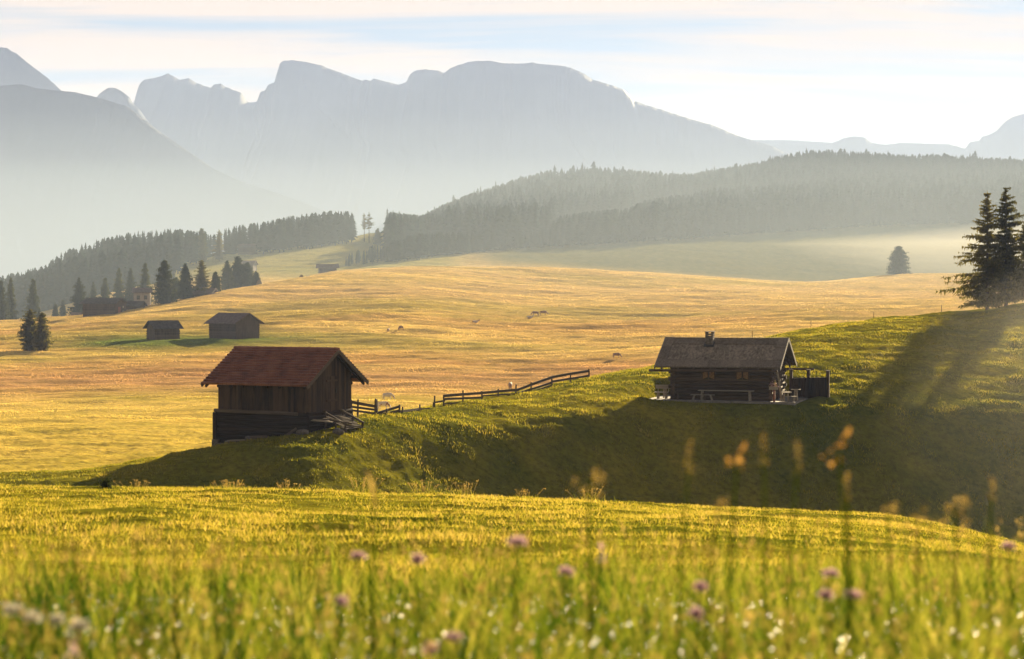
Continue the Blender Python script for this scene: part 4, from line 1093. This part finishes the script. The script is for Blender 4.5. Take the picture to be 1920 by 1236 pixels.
parts.append(blades(n, (x, y), np.clip(hg, .025, .22), .006 + .00035*y, 2, .7, np.clip(.50 + .55*den + rng.normal(0, .18, n), 0, 1), 1))
n = 430000; u = rng.uniform(-60, 1990, n); r = 94 + 82*rng.random(n)**.85; x, y = (u-U0)/F*r, r
lx_, ly_ = hut_local(x, y); bx_, by_ = bc*(x+12.72) + bs*(y-112), -bs*(x+12.72) + bc*(y-112)
ok = ~((np.abs(lx_-.65) < 5.6) & (np.abs(ly_) < 3.55)) & ~((np.abs(bx_) < 3.2) & (np.abs(by_) < 2.5)) & (r < np.interp(u, US, rc) + 9)
x, y = x[ok], y[ok]; den = fbm(x*.45, y*.45, 4, .6); keep = rng.random(len(x)) < .55 + 1.1*den; x, y, den = x[keep], y[keep], den[keep]; n = len(x)
parts.append(blades(n, (x, y), np.clip((.07 + .06*rng.random(n))*(1 + 1.3*den), .03, .34), .030 + .022*rng.random(n), 2, .6, np.clip(.36 + .5*den + rng.normal(0, .12, n), 0, 1), 2))
TS = np.array([0, .35, .7, 1]); TC = np.array([(.065, .08, .007), (.175, .17, .013), (.355, .28, .026), (.53, .38, .08)])
def tcol(t): return np.stack([np.interp(t, TS, TC[:, k]) for k in range(3)], -1)
def turf_obj(name, parts, cols, label):
    Vs, Qs, Ts, To = [], [], [], []; nb = 0
    for (V, Q, T, t), c in zip(parts, cols):
        Vs.append(V); Qs.append(Q + nb); Ts.append(T + nb); nb += len(V)
        c = tcol(t) if c is None else c
        To.append(np.concatenate([c, np.ones((len(c), 1))], -1))
    Qs = np.concatenate(Qs); Ts = np.concatenate(Ts)
    me = np_mesh(name, np.concatenate(Vs), [f for f in (Qs, Ts) if len(f)], [M['turf']], smooth=True)
    a = me.attributes.new('turf', 'FLOAT_COLOR', 'POINT'); a.data.foreach_set('color', np.concatenate(To).astype(np.float32).ravel())
    return tag(link(name, me), label, 'grass', kind='stuff')
turf_obj('meadow_grass', parts, [None, None], 'short dewy pasture grass on the near knoll and hill')
# the uncut far meadow: pale stalks that let the low sun through
n = 640000; u = rng.uniform(-120, 2000, n); r = 112*np.exp(rng.random(n)**.9*np.log(760/112.)); x, y = (u-U0)/F*r, r
zv = V0 - ground(x, y)/y*F; ok = (r > np.interp(u, US, rc) + 12)
den = fbm(x*.05, y*.11, 4, .6) + .5*fbm(x*.35, y*.5, 2); ok &= rng.random(n) < .5 + 1.3*den
for bx0, bw_ in ((-53.0, 380), (-66.2, 378)): ok &= ~((np.abs(x - bx0) < 7) & (np.abs(y - bw_) < 6))
x, y, den, u, r = x[ok], y[ok], den[ok], u[ok], r[ok]; n = len(x)
i_ = np.clip(np.searchsorted(R, y), 0, len(R)-1); j_ = np.clip(np.searchsorted(US, u), 0, len(US)-1)
fc = colr[i_, j_]*(1 + rng.normal(0, .12, n) + .30*den)[:, None]
bl = blades(n, (x, y), np.clip((.07 + .09*rng.random(n))*(1 + 1.1*den)*np.clip(y/320, .3, 1.1), .03, .35), (.07 + .07*rng.random(n))*(.12 + y/420), 1, .5, np.zeros(n), 8)
turf_obj('far_meadow_grass', [bl], [np.repeat(np.clip(fc, .01, .8), 3, axis=0)], 'dry golden grass of the far meadow')

# tall grass in front of the camera
parts = []
n = 70000; x, y = sample(n, 3.6, 12.5, um=260, p=.7); den = fbm(x*2.6, y*1.5, 3, .6)*1.35
u = U0 + F*x/y; right = sstep(200, 1900, u)
tall = np.exp(-((y - 6.5)/4.2)**2)
keep = rng.random(n) < .62 + .9*den; x, y, den, tall, right = x[keep], y[keep], den[keep], tall[keep], right[keep]; n = len(x)
parts.append(blades(n, (x, y), np.clip((.16 + .26*rng.random(n))*(.55 + .45*tall)*(1 + .5*den)*(.9 + .25*right), .1, .62), .0045 + .004*rng.random(n), 4, .55, np.clip(.34 + .6*den + rng.normal(0, .24, n) + .10*right, 0, 1), 3))
n = 11000; x, y = sample(n, 3.8, 11, um=260, p=.7)           # broad leaves
parts.append(blades(n, (x, y), .14 + .20*rng.random(n), .014 + .016*rng.random(n), 4, .9, np.clip(.12 + rng.normal(0, .2, n), 0, 1), 4))
n = 2600; x, y = sample(n, 4.2, 12, um=260, p=.9)           # thin tall stems
parts.append(blades(n, (x, y), .40 + .30*rng.random(n), .0035 + .002*rng.random(n), 5, .3, np.clip(.45 + rng.normal(0, .35, n), 0, 1), 5))
cu = rng.uniform(-200, 2100, 420); cr = rng.uniform(4.6, 10.5, 420); k_ = rng.integers(8, 22, 420)
x = np.repeat((cu-U0)/F*cr, k_) + rng.normal(0, .022, k_.sum()); y = np.repeat(cr, k_) + rng.normal(0, .03, k_.sum()); n = len(x)
ct = np.where(rng.random(420) < .65, rng.uniform(0, .25, 420), rng.uniform(.7, 1, 420)); chh = rng.uniform(.28, .60, 420)
parts.append(blades(n, (x, y), np.repeat(chh, k_)*rng.uniform(.7, 1.1, n), .006 + .006*rng.random(n), 4, .35, np.clip(np.repeat(ct, k_) + rng.normal(0, .08, n), 0, 1), 6))
cu = rng.uniform(-200, 2100, 95); cr = rng.uniform(4.6, 8.5, 95); k_ = rng.integers(6, 14, 95)
x = np.repeat((cu-U0)/F*cr, k_) + rng.normal(0, .03, k_.sum()); y = np.repeat(cr, k_) + rng.normal(0, .03, k_.sum()); n = len(x)
parts.append(blades(n, (x, y), np.repeat(rng.uniform(.30, .52, 95), k_)*rng.uniform(.6, 1.1, n), .012 + .012*rng.random(n), 4, .5, np.zeros(n), 7))
grass_obj('tall_grass', parts, M['fgrass'], 'tall blurred meadow grass close to the camera')
# small loose panicles over the tall grass
n = 1300; x, y = sample(n, 4.2, 11, um=260, p=.8); z0 = ground(x, y) + .26 + .28*rng.random(n)
V = []; T = []
for k in range(n):
    c = np.array([x[k], y[k], z0[k]]); L = rng.uniform(.03, .09)
    for j in range(7):
        q = c + np.array([rng.normal(0, .006), rng.normal(0, .006), L*j/7]); a = rng.normal(0, .0065, (3, 3)); i = len(V); V += [q+a[0], q+a[1], q+a[2]]; T.append((i, i+1, i+2))
me = np_mesh('grass_panicles', np.array(V), np.array(T), [M['seed']]); a_ = me.attributes.new('tone', 'FLOAT', 'POINT'); a_.data.foreach_set('value', np.repeat(rng.random(n), 21).astype(np.float32))
tag(link('grass_panicles', me), 'loose reddish grass panicles over the tall grass', 'grass', kind='stuff')
# dew
m, nt, out = new_mat('dew'); p_ = N(nt, 'ShaderNodeBsdfPrincipled', Roughness=.25, IOR=1.33); p_.inputs['Base Color'].default_value = (1, .97, .85, 1); p_.inputs['Transmission Weight'].default_value = 1.0
nt.links.new(p_.outputs[0], out.inputs['Surface']); M['dew'] = m
bm = bmesh.new(); bmesh.ops.create_icosphere(bm, subdivisions=2, radius=1); sv = np.array([v.co[:] for v in bm.verts]); sf = np.array([[v.index for v in f.verts] for f in bm.faces]); bm.free()
n = 2900; x, y = sample(n, 4.0, 10.5, um=150, p=.6); z0 = ground(x, y) + .10 + .30*rng.random(n)*np.exp(-((y-6)/4.)**2)
V = (sv[None]*(.0026 + .0050*rng.random(n)**2.2)[:, None, None] + np.stack([x, y, z0], -1)[:, None]).reshape(-1, 3)
T = (sf[None] + (np.arange(n)*len(sv))[:, None, None]).reshape(-1, 3)
tag(link('dew_drops', np_mesh('dew_drops', V, T, [M['dew']], smooth=True)), 'glittering dew drops on the tall grass', 'dew', kind='stuff')

# single flowers and seed heads that stand out of the blur
def pt_at(u, v, r): return Vector(((u-U0)/F*r, r, zz(r, v)))
def tone_mesh(name, V, T, mat, t):
    me = np_mesh(name, np.array(V), np.array(T), [mat]); a = me.attributes.new('tone', 'FLOAT', 'POINT'); a.data.foreach_set('value', np.clip(t, 0, 1).astype(np.float32)); return me
def stem_plant(u, v, r, name, cat, group, lab, kind, size):
    top = pt_at(u, v, r); gx = top.x + rng.uniform(-.05, .05); gy = top.y + rng.uniform(-.03, .03); b = Vector((gx, gy, gz(gx, gy) - .02))
    root = empty(name, b); tag(root, lab, cat, group); d = top - b
    mb = MB(); mb.tube([(0, 0, 0), (d.x*.2, d.y*.2, d.z*.4), (d.x*.55, d.y*.55, d.z*.75), tuple(d*.985)], [.005, .0045, .004, .003], 5)
    o = mb.build('stem', M['fgrass'], root); a = o.data.attributes.new('tone', 'FLOAT', 'POINT'); a.data.foreach_set('value', np.full(len(o.data.vertices), .5, np.float32))
    V = []; T = []; g = rng
    def tri_at(c, s):
        a = g.normal(0, s, (3, 3)); i = len(V); V.extend([c + a[0], c + a[1], c + a[2]]); T.append((i, i+1, i+2))
    dd = np.array(d[:]); mat = M['seed']
    if kind == 'flat':
        for k in range(150):
            rr = size*math.sqrt(g.random()); a = g.uniform(0, 6.28); tri_at(dd + np.array([rr*math.cos(a), rr*math.sin(a), -.25*rr*rr/size + g.normal(0, .003)]), .0055)
        mat = M['petal']
    elif kind == 'umbel':
        for k in range(140):
            rr = size*math.sqrt(g.random()); a = g.uniform(0, 6.28); tri_at(dd + np.array([rr*math.cos(a), rr*math.sin(a), g.normal(0, .004)]), .005)
        mat = M['umbel']
    elif kind == 'ball':
        for k in range(150):
            q = g.normal(0, 1, 3); q /= np.linalg.norm(q); tri_at(dd + q*size*g.uniform(.6, 1)*np.array([1, 1, .8]), .0055)
        mat = M['petal']
    elif kind in ('spike', 'pinkspike'):
        for k in range(38):
            t = g.random(); a = g.uniform(0, 6.28); rr = .0085*(1 - .6*t)*(1 if kind == 'spike' else 1.5); tri_at(dd + np.array([rr*math.cos(a), rr*math.sin(a), size*(t - .5)]), .0034)
        mat = M['seed'] if kind == 'spike' else M['petal']
    elif kind == 'panicle':
        for k in range(60):
            t = g.random(); w = .03*(1-t) + .006; tri_at(dd + np.array([g.normal(0, w) + .25*size*t*t, g.normal(0, w), size*(t-.6) - .2*size*t*t]), .0045)
    elif kind == 'leaf':
        n = 9
        for k in range(n):
            t = k/(n-1); w = .013*math.sin(math.pi*min(t*.85 + .1, 1)); c = dd + np.array([size*.42*math.sin(t*2.4), .01*t, size*(.55 - (t-.5)**2*1.9)]); V.extend([c + np.array([0, -w, w*.9]), c + np.array([0, w, -w*.9])])
        for k in range(n-1): T.extend([(2*k, 2*k+1, 2*k+3), (2*k, 2*k+3, 2*k+2)])
        for k in range(8): tri_at(dd + np.array([g.normal(0, .016), g.normal(0, .01), g.normal(-.01, .02)]), .008)
        mat = M['orangeleaf']
    elif kind == 'blade':
        n = 9
        for k in range(n):
            t = k/(n-1); w = .006*math.sin(math.pi*(.15 + .8*t)); c = dd + np.array([-size*.22*t*t, 0, size*(t - .85)]); V.extend([c + np.array([-w, 0, 0]), c + np.array([w, 0, w*.4])])
        for k in range(n-1): T.extend([(2*k, 2*k+1, 2*k+3), (2*k, 2*k+3, 2*k+2)])
    me = tone_mesh({'flat': 'flower_head', 'umbel': 'flower_head', 'ball': 'flower_head', 'pinkspike': 'flower_head', 'leaf': 'leaf', 'blade': 'blade'}.get(kind, 'seed_head'), V, T, mat, g.random(len(V)))
    link(me.name.split('.')[0], me, root); return root
GF, GS = 'blurred flowers in the foreground', 'blurred seed heads in the foreground'
for (u, v, r, k, s, lab) in [
    (970, 1012, 6.2, 'flat', .026, 'wide flat pink flower head centre of the foreground grass'),
    (670, 1040, 6.5, 'flat', .020, 'small pink flower head left of the round one'),
    (783, 1049, 6.5, 'ball', .017, 'round pink flower head on a dark leaning stem'),
    (1128, 1036, 6.0, 'pinkspike', .055, 'upright deep pink flower spike near foreground centre'),
    (1062, 1069, 6.2, 'flat', .020, 'pink flower head left below the upright spike'),
    (850, 1192, 5.6, 'flat', .020, 'low pink flower head near the bottom edge'),
    (808, 1216, 5.2, 'ball', .016, 'lowest pink flower head at the bottom edge'),
    (138, 1216, 4.6, 'pinkspike', .06, 'salmon pink flower spike at the lower left corner'),
    (1314, 1100, 6.0, 'ball', .014, 'small mauve flower head right of foreground centre'),
    (1557, 1072, 6.4, 'flat', .022, 'pink flower head on right, upper one of three close together'),
    (1600, 1112, 6.0, 'flat', .024, 'broad pink flower head on right, lower one of three'),
    (1548, 1113, 6.1, 'flat', .020, 'pink flower head on right, left one of three'),
    (1890, 1022, 6.8, 'flat', .020, 'pale mauve flower head at the right edge of the meadow'),
    (1306, 1150, 5.6, 'ball', .015, 'pale flower head low right of centre'),
    (640, 1125, 6.0, 'flat', .014, 'tiny pale flower among grass left of centre'),
    (25, 1140, 5.6, 'umbel', .024, 'white flower umbel at the far left of the grass'),
    (60, 1156, 5.4, 'umbel', .022, 'white flower umbel second from the left edge'),
    (104, 1160, 5.4, 'umbel', .020, 'white flower umbel third from the left edge'),
    (150, 1172, 5.2, 'umbel', .022, 'white flower umbel fourth from the left edge')]:
    stem_plant(u, v, r, 'wildflower', 'flower', GF, lab, k, s)
for (u, v, r, k, s, lab) in [
    (704, 895, 5.6, 'blade', .11, 'pale curved grass tip rising against the dark slope left of centre'),
    (1105, 890, 5.6, 'panicle', .10, 'loose orange panicle against the dark slope at centre'),
    (1382, 858, 5.2, 'leaf', .055, 'curled orange leaf on stem below the hut front'),
    (1432, 838, 5.0, 'spike', .085, 'slim brown seed spike, left one of two upright spikes'),
    (1496, 855, 5.0, 'spike', .085, 'slim brown seed spike, right one of two upright spikes'),
    (1572, 838, 5.2, 'leaf', .075, 'large glowing orange leaf curl against the dark slope'),
    (1588, 915, 5.4, 'spike', .08, 'slim brown spike under the large orange leaf'),
    (1293, 855, 5.0, 'spike', .08, 'faint tall seed spike left of the curled orange leaf'),
    (1345, 945, 5.6, 'panicle', .09, 'dark grassy panicle below the curled orange leaf'),
    (1790, 945, 5.8, 'panicle', .10, 'arching panicle at right over the knoll crest'),
    (1860, 920, 5.8, 'spike', .07, 'thin seed spike near the right edge'),
    (1720, 965, 6.0, 'panicle', .08, 'hazy panicle left of the arching one'),
    (1665, 955, 6.0, 'panicle', .08, 'small orange panicle at right of the slim spikes'),
    (255, 1000, 5.6, 'panicle', .10, 'soft orange panicle on the left above the grass'),
    (330, 1020, 5.6, 'panicle', .10, 'dark soft panicle at left of the pink flowers'),
    (140, 1010, 5.4, 'panicle', .10, 'blurred orange panicle nearest the left edge'),
    (400, 1035, 5.8, 'panicle', .09, 'blurred reddish panicle between left panicles and flowers')]:
    stem_plant(u, v, r, 'grass_stem', 'grass stem', GS, lab, k, s)

# weeds along the knoll crest and a small dark bush
def weed(u, r, h, n, lab, name='weed_clump', cat='weed', spread=.25, flower=True, gcount=14):
    p = at(u, r); root = empty(name, p); tag(root, lab, cat, 'weeds on the knoll crest' if cat == 'weed' else None)
    x_ = rng.normal(0, spread, n*4); y_ = rng.normal(0, .12, n*4)
    V, Q, T, t = blades(n*4, (x_ + p.x, y_ + p.y), h*(.35 + .6*rng.random(n*4)), .016 + .012*rng.random(n*4), 3, .5, np.clip(rng.normal(.4, .2, n*4), 0, 1), int(u))
    me = np_mesh('leaves', V - np.array(p[:]), [Q, T], [M['grass']]); a = me.attributes.new('tone', 'FLOAT', 'POINT'); a.data.foreach_set('value', t.astype(np.float32)); link('leaves', me, root)
    if flower:
        V = []; T = []
        for k in range(gcount):
            c = np.array([rng.normal(0, spread), rng.normal(0, .1), h*rng.uniform(.7, 1.25)])
            for j in range(8): a = rng.normal(0, .014, (3, 3)); q = c + rng.normal(0, .025, 3)*np.array([1, 1, .4]); i = len(V); V += [q+a[0], q+a[1], q+a[2]]; T.append((i, i+1, i+2))
            i = len(V); V += [c + np.array([-.004, 0, 0]), c + np.array([.004, 0, 0]), np.array([c[0]*.5, c[1]*.5, 0])]; T.append((i, i+1, i+2))
        link('flower_heads', tone_mesh('flower_heads', V, T, M['seed'], rng.random(len(V))), root)
for (u, dr, h, lab) in [(255, -1, .22, 'low weed tuft on the knoll crest at far left'), (425, -.5, .30, 'flowering weed clump on the crest below the barn corner'), (440, -1.5, .3, 'short weed tuft beside the clump below the barn corner'), (535, -.5, .36, 'weed clump on the crest with spread umbels, left of centre'),
      (677, -.5, .42, 'tall weed clump on the crest near the pale grass tip'), (795, -1, .38, 'leafy weed clump right of the pale grass tip'), (872, -.5, .40, 'bushy flowering weed clump at crest centre'), (985, -.5, .26, 'low weeds on the crest right of centre'), (1105, -2, .36, 'pale seeded weed clump on crest beneath the orange panicle')]:
    weed(u, 56 + dr, h, 16, lab)
bp = at(199, 46); bush = empty('small_bush', bp); tag(bush, 'small dark rounded bush alone on the bright knoll', 'bush')
q = rng.normal(0, 1, (900, 3)); q /= np.linalg.norm(q, axis=1)[:, None]; q *= (rng.random((900, 1))**.4)*np.array([[.17, .17, .15]])*(1 + .4*np.sin(q[:, :1]*5)); q[:, 2] += .14
V = (q[:, None, :] + rng.normal(0, .018, (900, 3, 3))).reshape(-1, 3); link('leaves', np_mesh('leaves', V, np.arange(2700).reshape(-1, 3), [M['spruce']]), bush)
mb = MB()
for k in range(7): mb.tube([(0, 0, -.05), tuple(rng.normal(0, .07, 3)*np.array([1, 1, 0]) + np.array([0, 0, .24]))], [.008, .003], 5)
mb.build('twigs', M['bark'], bush)

# ------------------------------------------------------------------ air
def volume_box(name, x0, x1, y0, y1, z0, z1, mat, label):
    mb = MB(); mb.box(x0, x1, y0, y1, z0, z1); o = mb.build(name, mat); return tag(o, label, kind='stuff')
HAZE_D, HAZE_G = 1.2e-4, .12
zt = zz(4700, 110)*1.15
volume_box('haze', -8300, 8400, -60, 7900, -262, 640, volume_mat('haze_air', (.43, .57, .94), HAZE_D, HAZE_G), 'morning haze over the whole valley')
def mist_prism(name, label, xs, sec, mat):
    """closed bank of mist: a cross-section (y, z) swept along x, shrinking to its ends"""
    V = []; n = len(sec); Fc = []
    for k, (x, s, dy, dz) in enumerate(xs):
        cy = sum(p[0] for p in sec)/n; cz = min(p[1] for p in sec)
        for (y_, z_) in sec: V.append((x, cy + (y_-cy)*s + dy, cz + (z_-cz)*s + dz))
    for k in range(len(xs)-1):
        for j in range(n): Fc.append((k*n+j, k*n+(j+1) % n, (k+1)*n+(j+1) % n, (k+1)*n+j))
    me = bpy.data.meshes.new(name); bm = bmesh.new(); vs = [bm.verts.new(v) for v in V]
    for f in Fc: bm.faces.new([vs[i] for i in f])
    bm.faces.new([vs[i] for i in range(n)]); bm.faces.new([vs[(len(xs)-1)*n + i] for i in range(n)])
    bmesh.ops.recalc_face_normals(bm, faces=bm.faces); bm.to_mesh(me); bm.free(); me.materials.append(mat)
    return tag(link(name, me), label, 'mist', kind='stuff')
for (y0, y1, zt_, dn) in ((1560, 2100, 215, 1.7e-3),):
    ym = (y0 + y1)/2; hwd = (y1 - y0)/2
    sec = [(ym - hwd, -200), (ym + hwd, -200)] + [(ym + hwd*(1-t)**1.3, -200 + (zt_+200)*t) for t in (.3, .55, .8)] + [(ym, zt_)] + [(ym - hwd*(1-t)**1.3, -200 + (zt_+200)*t) for t in (.8, .55, .3)]
    mist_prism('valley_mist', 'bright mist bank filling the valley below the rocky mountains',
      [(-3000, .9, 0, 0), (-1500, 1, 0, 0), (-600, 1, 0, 0), (500, 1, 0, 0), (1500, 1, 0, 0), (3000, .9, 0, 0)], sec, volume_mat('valley_mist', (.56, .70, 1.0), dn*.8, .0))
mist_prism('forest_mist', 'thin sunlit mist bank lying along the wooded far hill',
  [(-1600, 1, 0, 0), (-600, 1, 0, 0), (0, 1, 0, 0), (600, 1, 0, 0), (1600, 1, 0, 0)],
  [(420, -22), (1500, -60), (1380, 30), (1240, 105), (1180, 150), (1090, 100), (900, 62), (660, 36), (520, 17), (445, 2)], volume_mat('forest_mist', (.58, .71, .84), 5.8e-4, .12))
mist_prism('meadow_mist', 'low glowing mist bank over the meadow before the right forest',
  [(-520, .1, 0, -8), (-150, .35, 0, -5), (120, .65, 0, -2), (360, 1, 0, 0), (800, 1.15, 20, 0), (1300, .4, 20, 0)],
  [(725, -12), (1080, 8), (1040, 30), (950, 46), (860, 32), (780, 14)], volume_mat('meadow_mist', (.98, .92, .80), 2.9e-3, .28))
mist_prism('hill_sun_veil', 'faint mist added as a sun glow veil over the right shoulder of the near hill',
  [(4, .1, 0, -3), (22, .5, 0, -1), (40, .9, 0, 0), (75, 1.2, 0, 0), (110, .5, 0, 0)],
  [(84, -16), (176, -16), (172, -3), (150, 6), (120, 2), (95, -7)], volume_mat('hill_sun_veil', (.95, .92, .85), 6e-4, .6))  # added volume, tapered leftwards, to make the sun glow over the right hillside
# ------------------------------------------------------------------ light, sky, camera
S_ = bpy.data.lights.new('sun', 'SUN'); S_.energy = SUN_E = 5.0; S_.angle = math.radians(.55); S_.color = (1, .80, .50)
so = bpy.data.objects.new('sun', S_); COL.objects.link(so)
sd = Vector((math.sin(SUN_AZ)*math.cos(SUN_EL), math.cos(SUN_AZ)*math.cos(SUN_EL), math.sin(SUN_EL)))
so.rotation_euler = sd.to_track_quat('Z', 'Y').to_euler(); so.location = (60, 40, 60)
W_ = bpy.data.worlds.new('World'); SC.world = W_; W_.use_nodes = True; nt = W_.node_tree; nt.nodes.clear(); L = nt.links.new
out = nt.nodes.new('ShaderNodeOutputWorld'); bg = N(nt, 'ShaderNodeBackground', Strength=.032)
sky = nt.nodes.new('ShaderNodeTexSky'); sky.sky_type = 'NISHITA'; sky.sun_disc = False; sky.sun_elevation = SUN_EL; sky.sun_rotation = SUN_AZ
sky.altitude = 1800; sky.air_density = 1.0; sky.dust_density = .25; sky.ozone_density = 1.0
tc = N(nt, 'ShaderNodeTexCoord'); sp = N(nt, 'ShaderNodeSeparateXYZ'); L(tc.outputs['Generated'], sp.inputs[0])
za = N(nt, 'ShaderNodeMath', operation='MAXIMUM'); za.inputs[1].default_value = 0.0; L(sp.outputs['Z'], za.inputs[0])
zb = N(nt, 'ShaderNodeMath', operation='ADD'); zb.inputs[1].default_value = .07; L(za.outputs[0], zb.inputs[0])
dx = N(nt, 'ShaderNodeMath', operation='DIVIDE'); L(sp.outputs['X'], dx.inputs[0]); L(zb.outputs[0], dx.inputs[1])
dy = N(nt, 'ShaderNodeMath', operation='DIVIDE'); L(sp.outputs['Y'], dy.inputs[0]); L(zb.outputs[0], dy.inputs[1])
cb = N(nt, 'ShaderNodeCombineXYZ'); L(dx.outputs[0], cb.inputs['X']); L(dy.outputs[0], cb.inputs['Y'])
mp = N(nt, 'ShaderNodeMapping'); mp.inputs['Scale'].default_value = (.62, 1.9, 1); mp.inputs['Rotation'].default_value = (0, 0, .06); mp.inputs['Location'].default_value = (1.3, .6, 0); L(cb.outputs[0], mp.inputs['Vector'])
n1 = N(nt, 'ShaderNodeTexNoise', Scale=.9, Detail=9.0, Roughness=.58, Distortion=.5); L(mp.outputs[0], n1.inputs['Vector'])
rp = ramp(nt, [(.41, (.06, .06, .06)), (.56, (1, 1, 1))]); L(n1.outputs['Fac'], rp.inputs['Fac'])
low = N(nt, 'ShaderNodeMapRange'); low.inputs['From Min'].default_value = .02; low.inputs['From Max'].default_value = .12; low.inputs['To Min'].default_value = .9; low.inputs['To Max'].default_value = .0; L(sp.outputs['Z'], low.inputs['Value'])
hi = N(nt, 'ShaderNodeMapRange'); hi.inputs['From Min'].default_value = .14; hi.inputs['From Max'].default_value = .40; hi.inputs['To Min'].default_value = 1; hi.inputs['To Max'].default_value = .3; L(sp.outputs['Z'], hi.inputs['Value'])
rph = N(nt, 'ShaderNodeMath', operation='MULTIPLY'); L(rp.outputs['Color'], rph.inputs[0]); L(hi.outputs[0], rph.inputs[1])
mxf = N(nt, 'ShaderNodeMath', operation='MAXIMUM'); L(rph.outputs[0], mxf.inputs[0]); L(low.outputs[0], mxf.inputs[1])
cl = N(nt, 'ShaderNodeMath', operation='MULTIPLY'); cl.inputs[1].default_value = .88; L(mxf.outputs[0], cl.inputs[0])
mx = N(nt, 'ShaderNodeMix', data_type='RGBA'); L(cl.outputs[0], mx.inputs[0]); thin = N(nt, 'ShaderNodeVectorMath', operation='SCALE'); thin.inputs['Scale'].default_value = .46; L(sky.outputs[0], thin.inputs[0]); L(thin.outputs[0], mx.inputs[6]); mx.inputs[7].default_value = (6.4, 4.6, 3.0, 1)
L(mx.outputs[2], bg.inputs['Color']); L(bg.outputs[0], out.inputs['Surface'])

cam = bpy.data.cameras.new('camera'); co = bpy.data.objects.new('camera', cam); COL.objects.link(co); SC.camera = co
co.location = (0, 0, 0); co.rotation_euler = (math.radians(90), 0, 0)
cam.sensor_width = 36; cam.lens = 36*F/1920; cam.shift_y = -(618-V0)/1920; cam.clip_start = .05; cam.clip_end = 20000
cam.dof.use_dof = True; cam.dof.focus_distance = 112; cam.dof.aperture_fstop = 2.8
SC.view_settings.view_transform = 'Standard'; SC.view_settings.look = 'None'; SC.view_settings.exposure = 2.3; SC.view_settings.gamma = 1
SC.cycles.use_denoising = True; SC.cycles.max_bounces = 8; SC.cycles.diffuse_bounces = 3; SC.cycles.transmission_bounces = 5; SC.cycles.transparent_max_bounces = 8
SC.cycles.volume_bounces = 1; SC.cycles.sample_clamp_indirect = 8
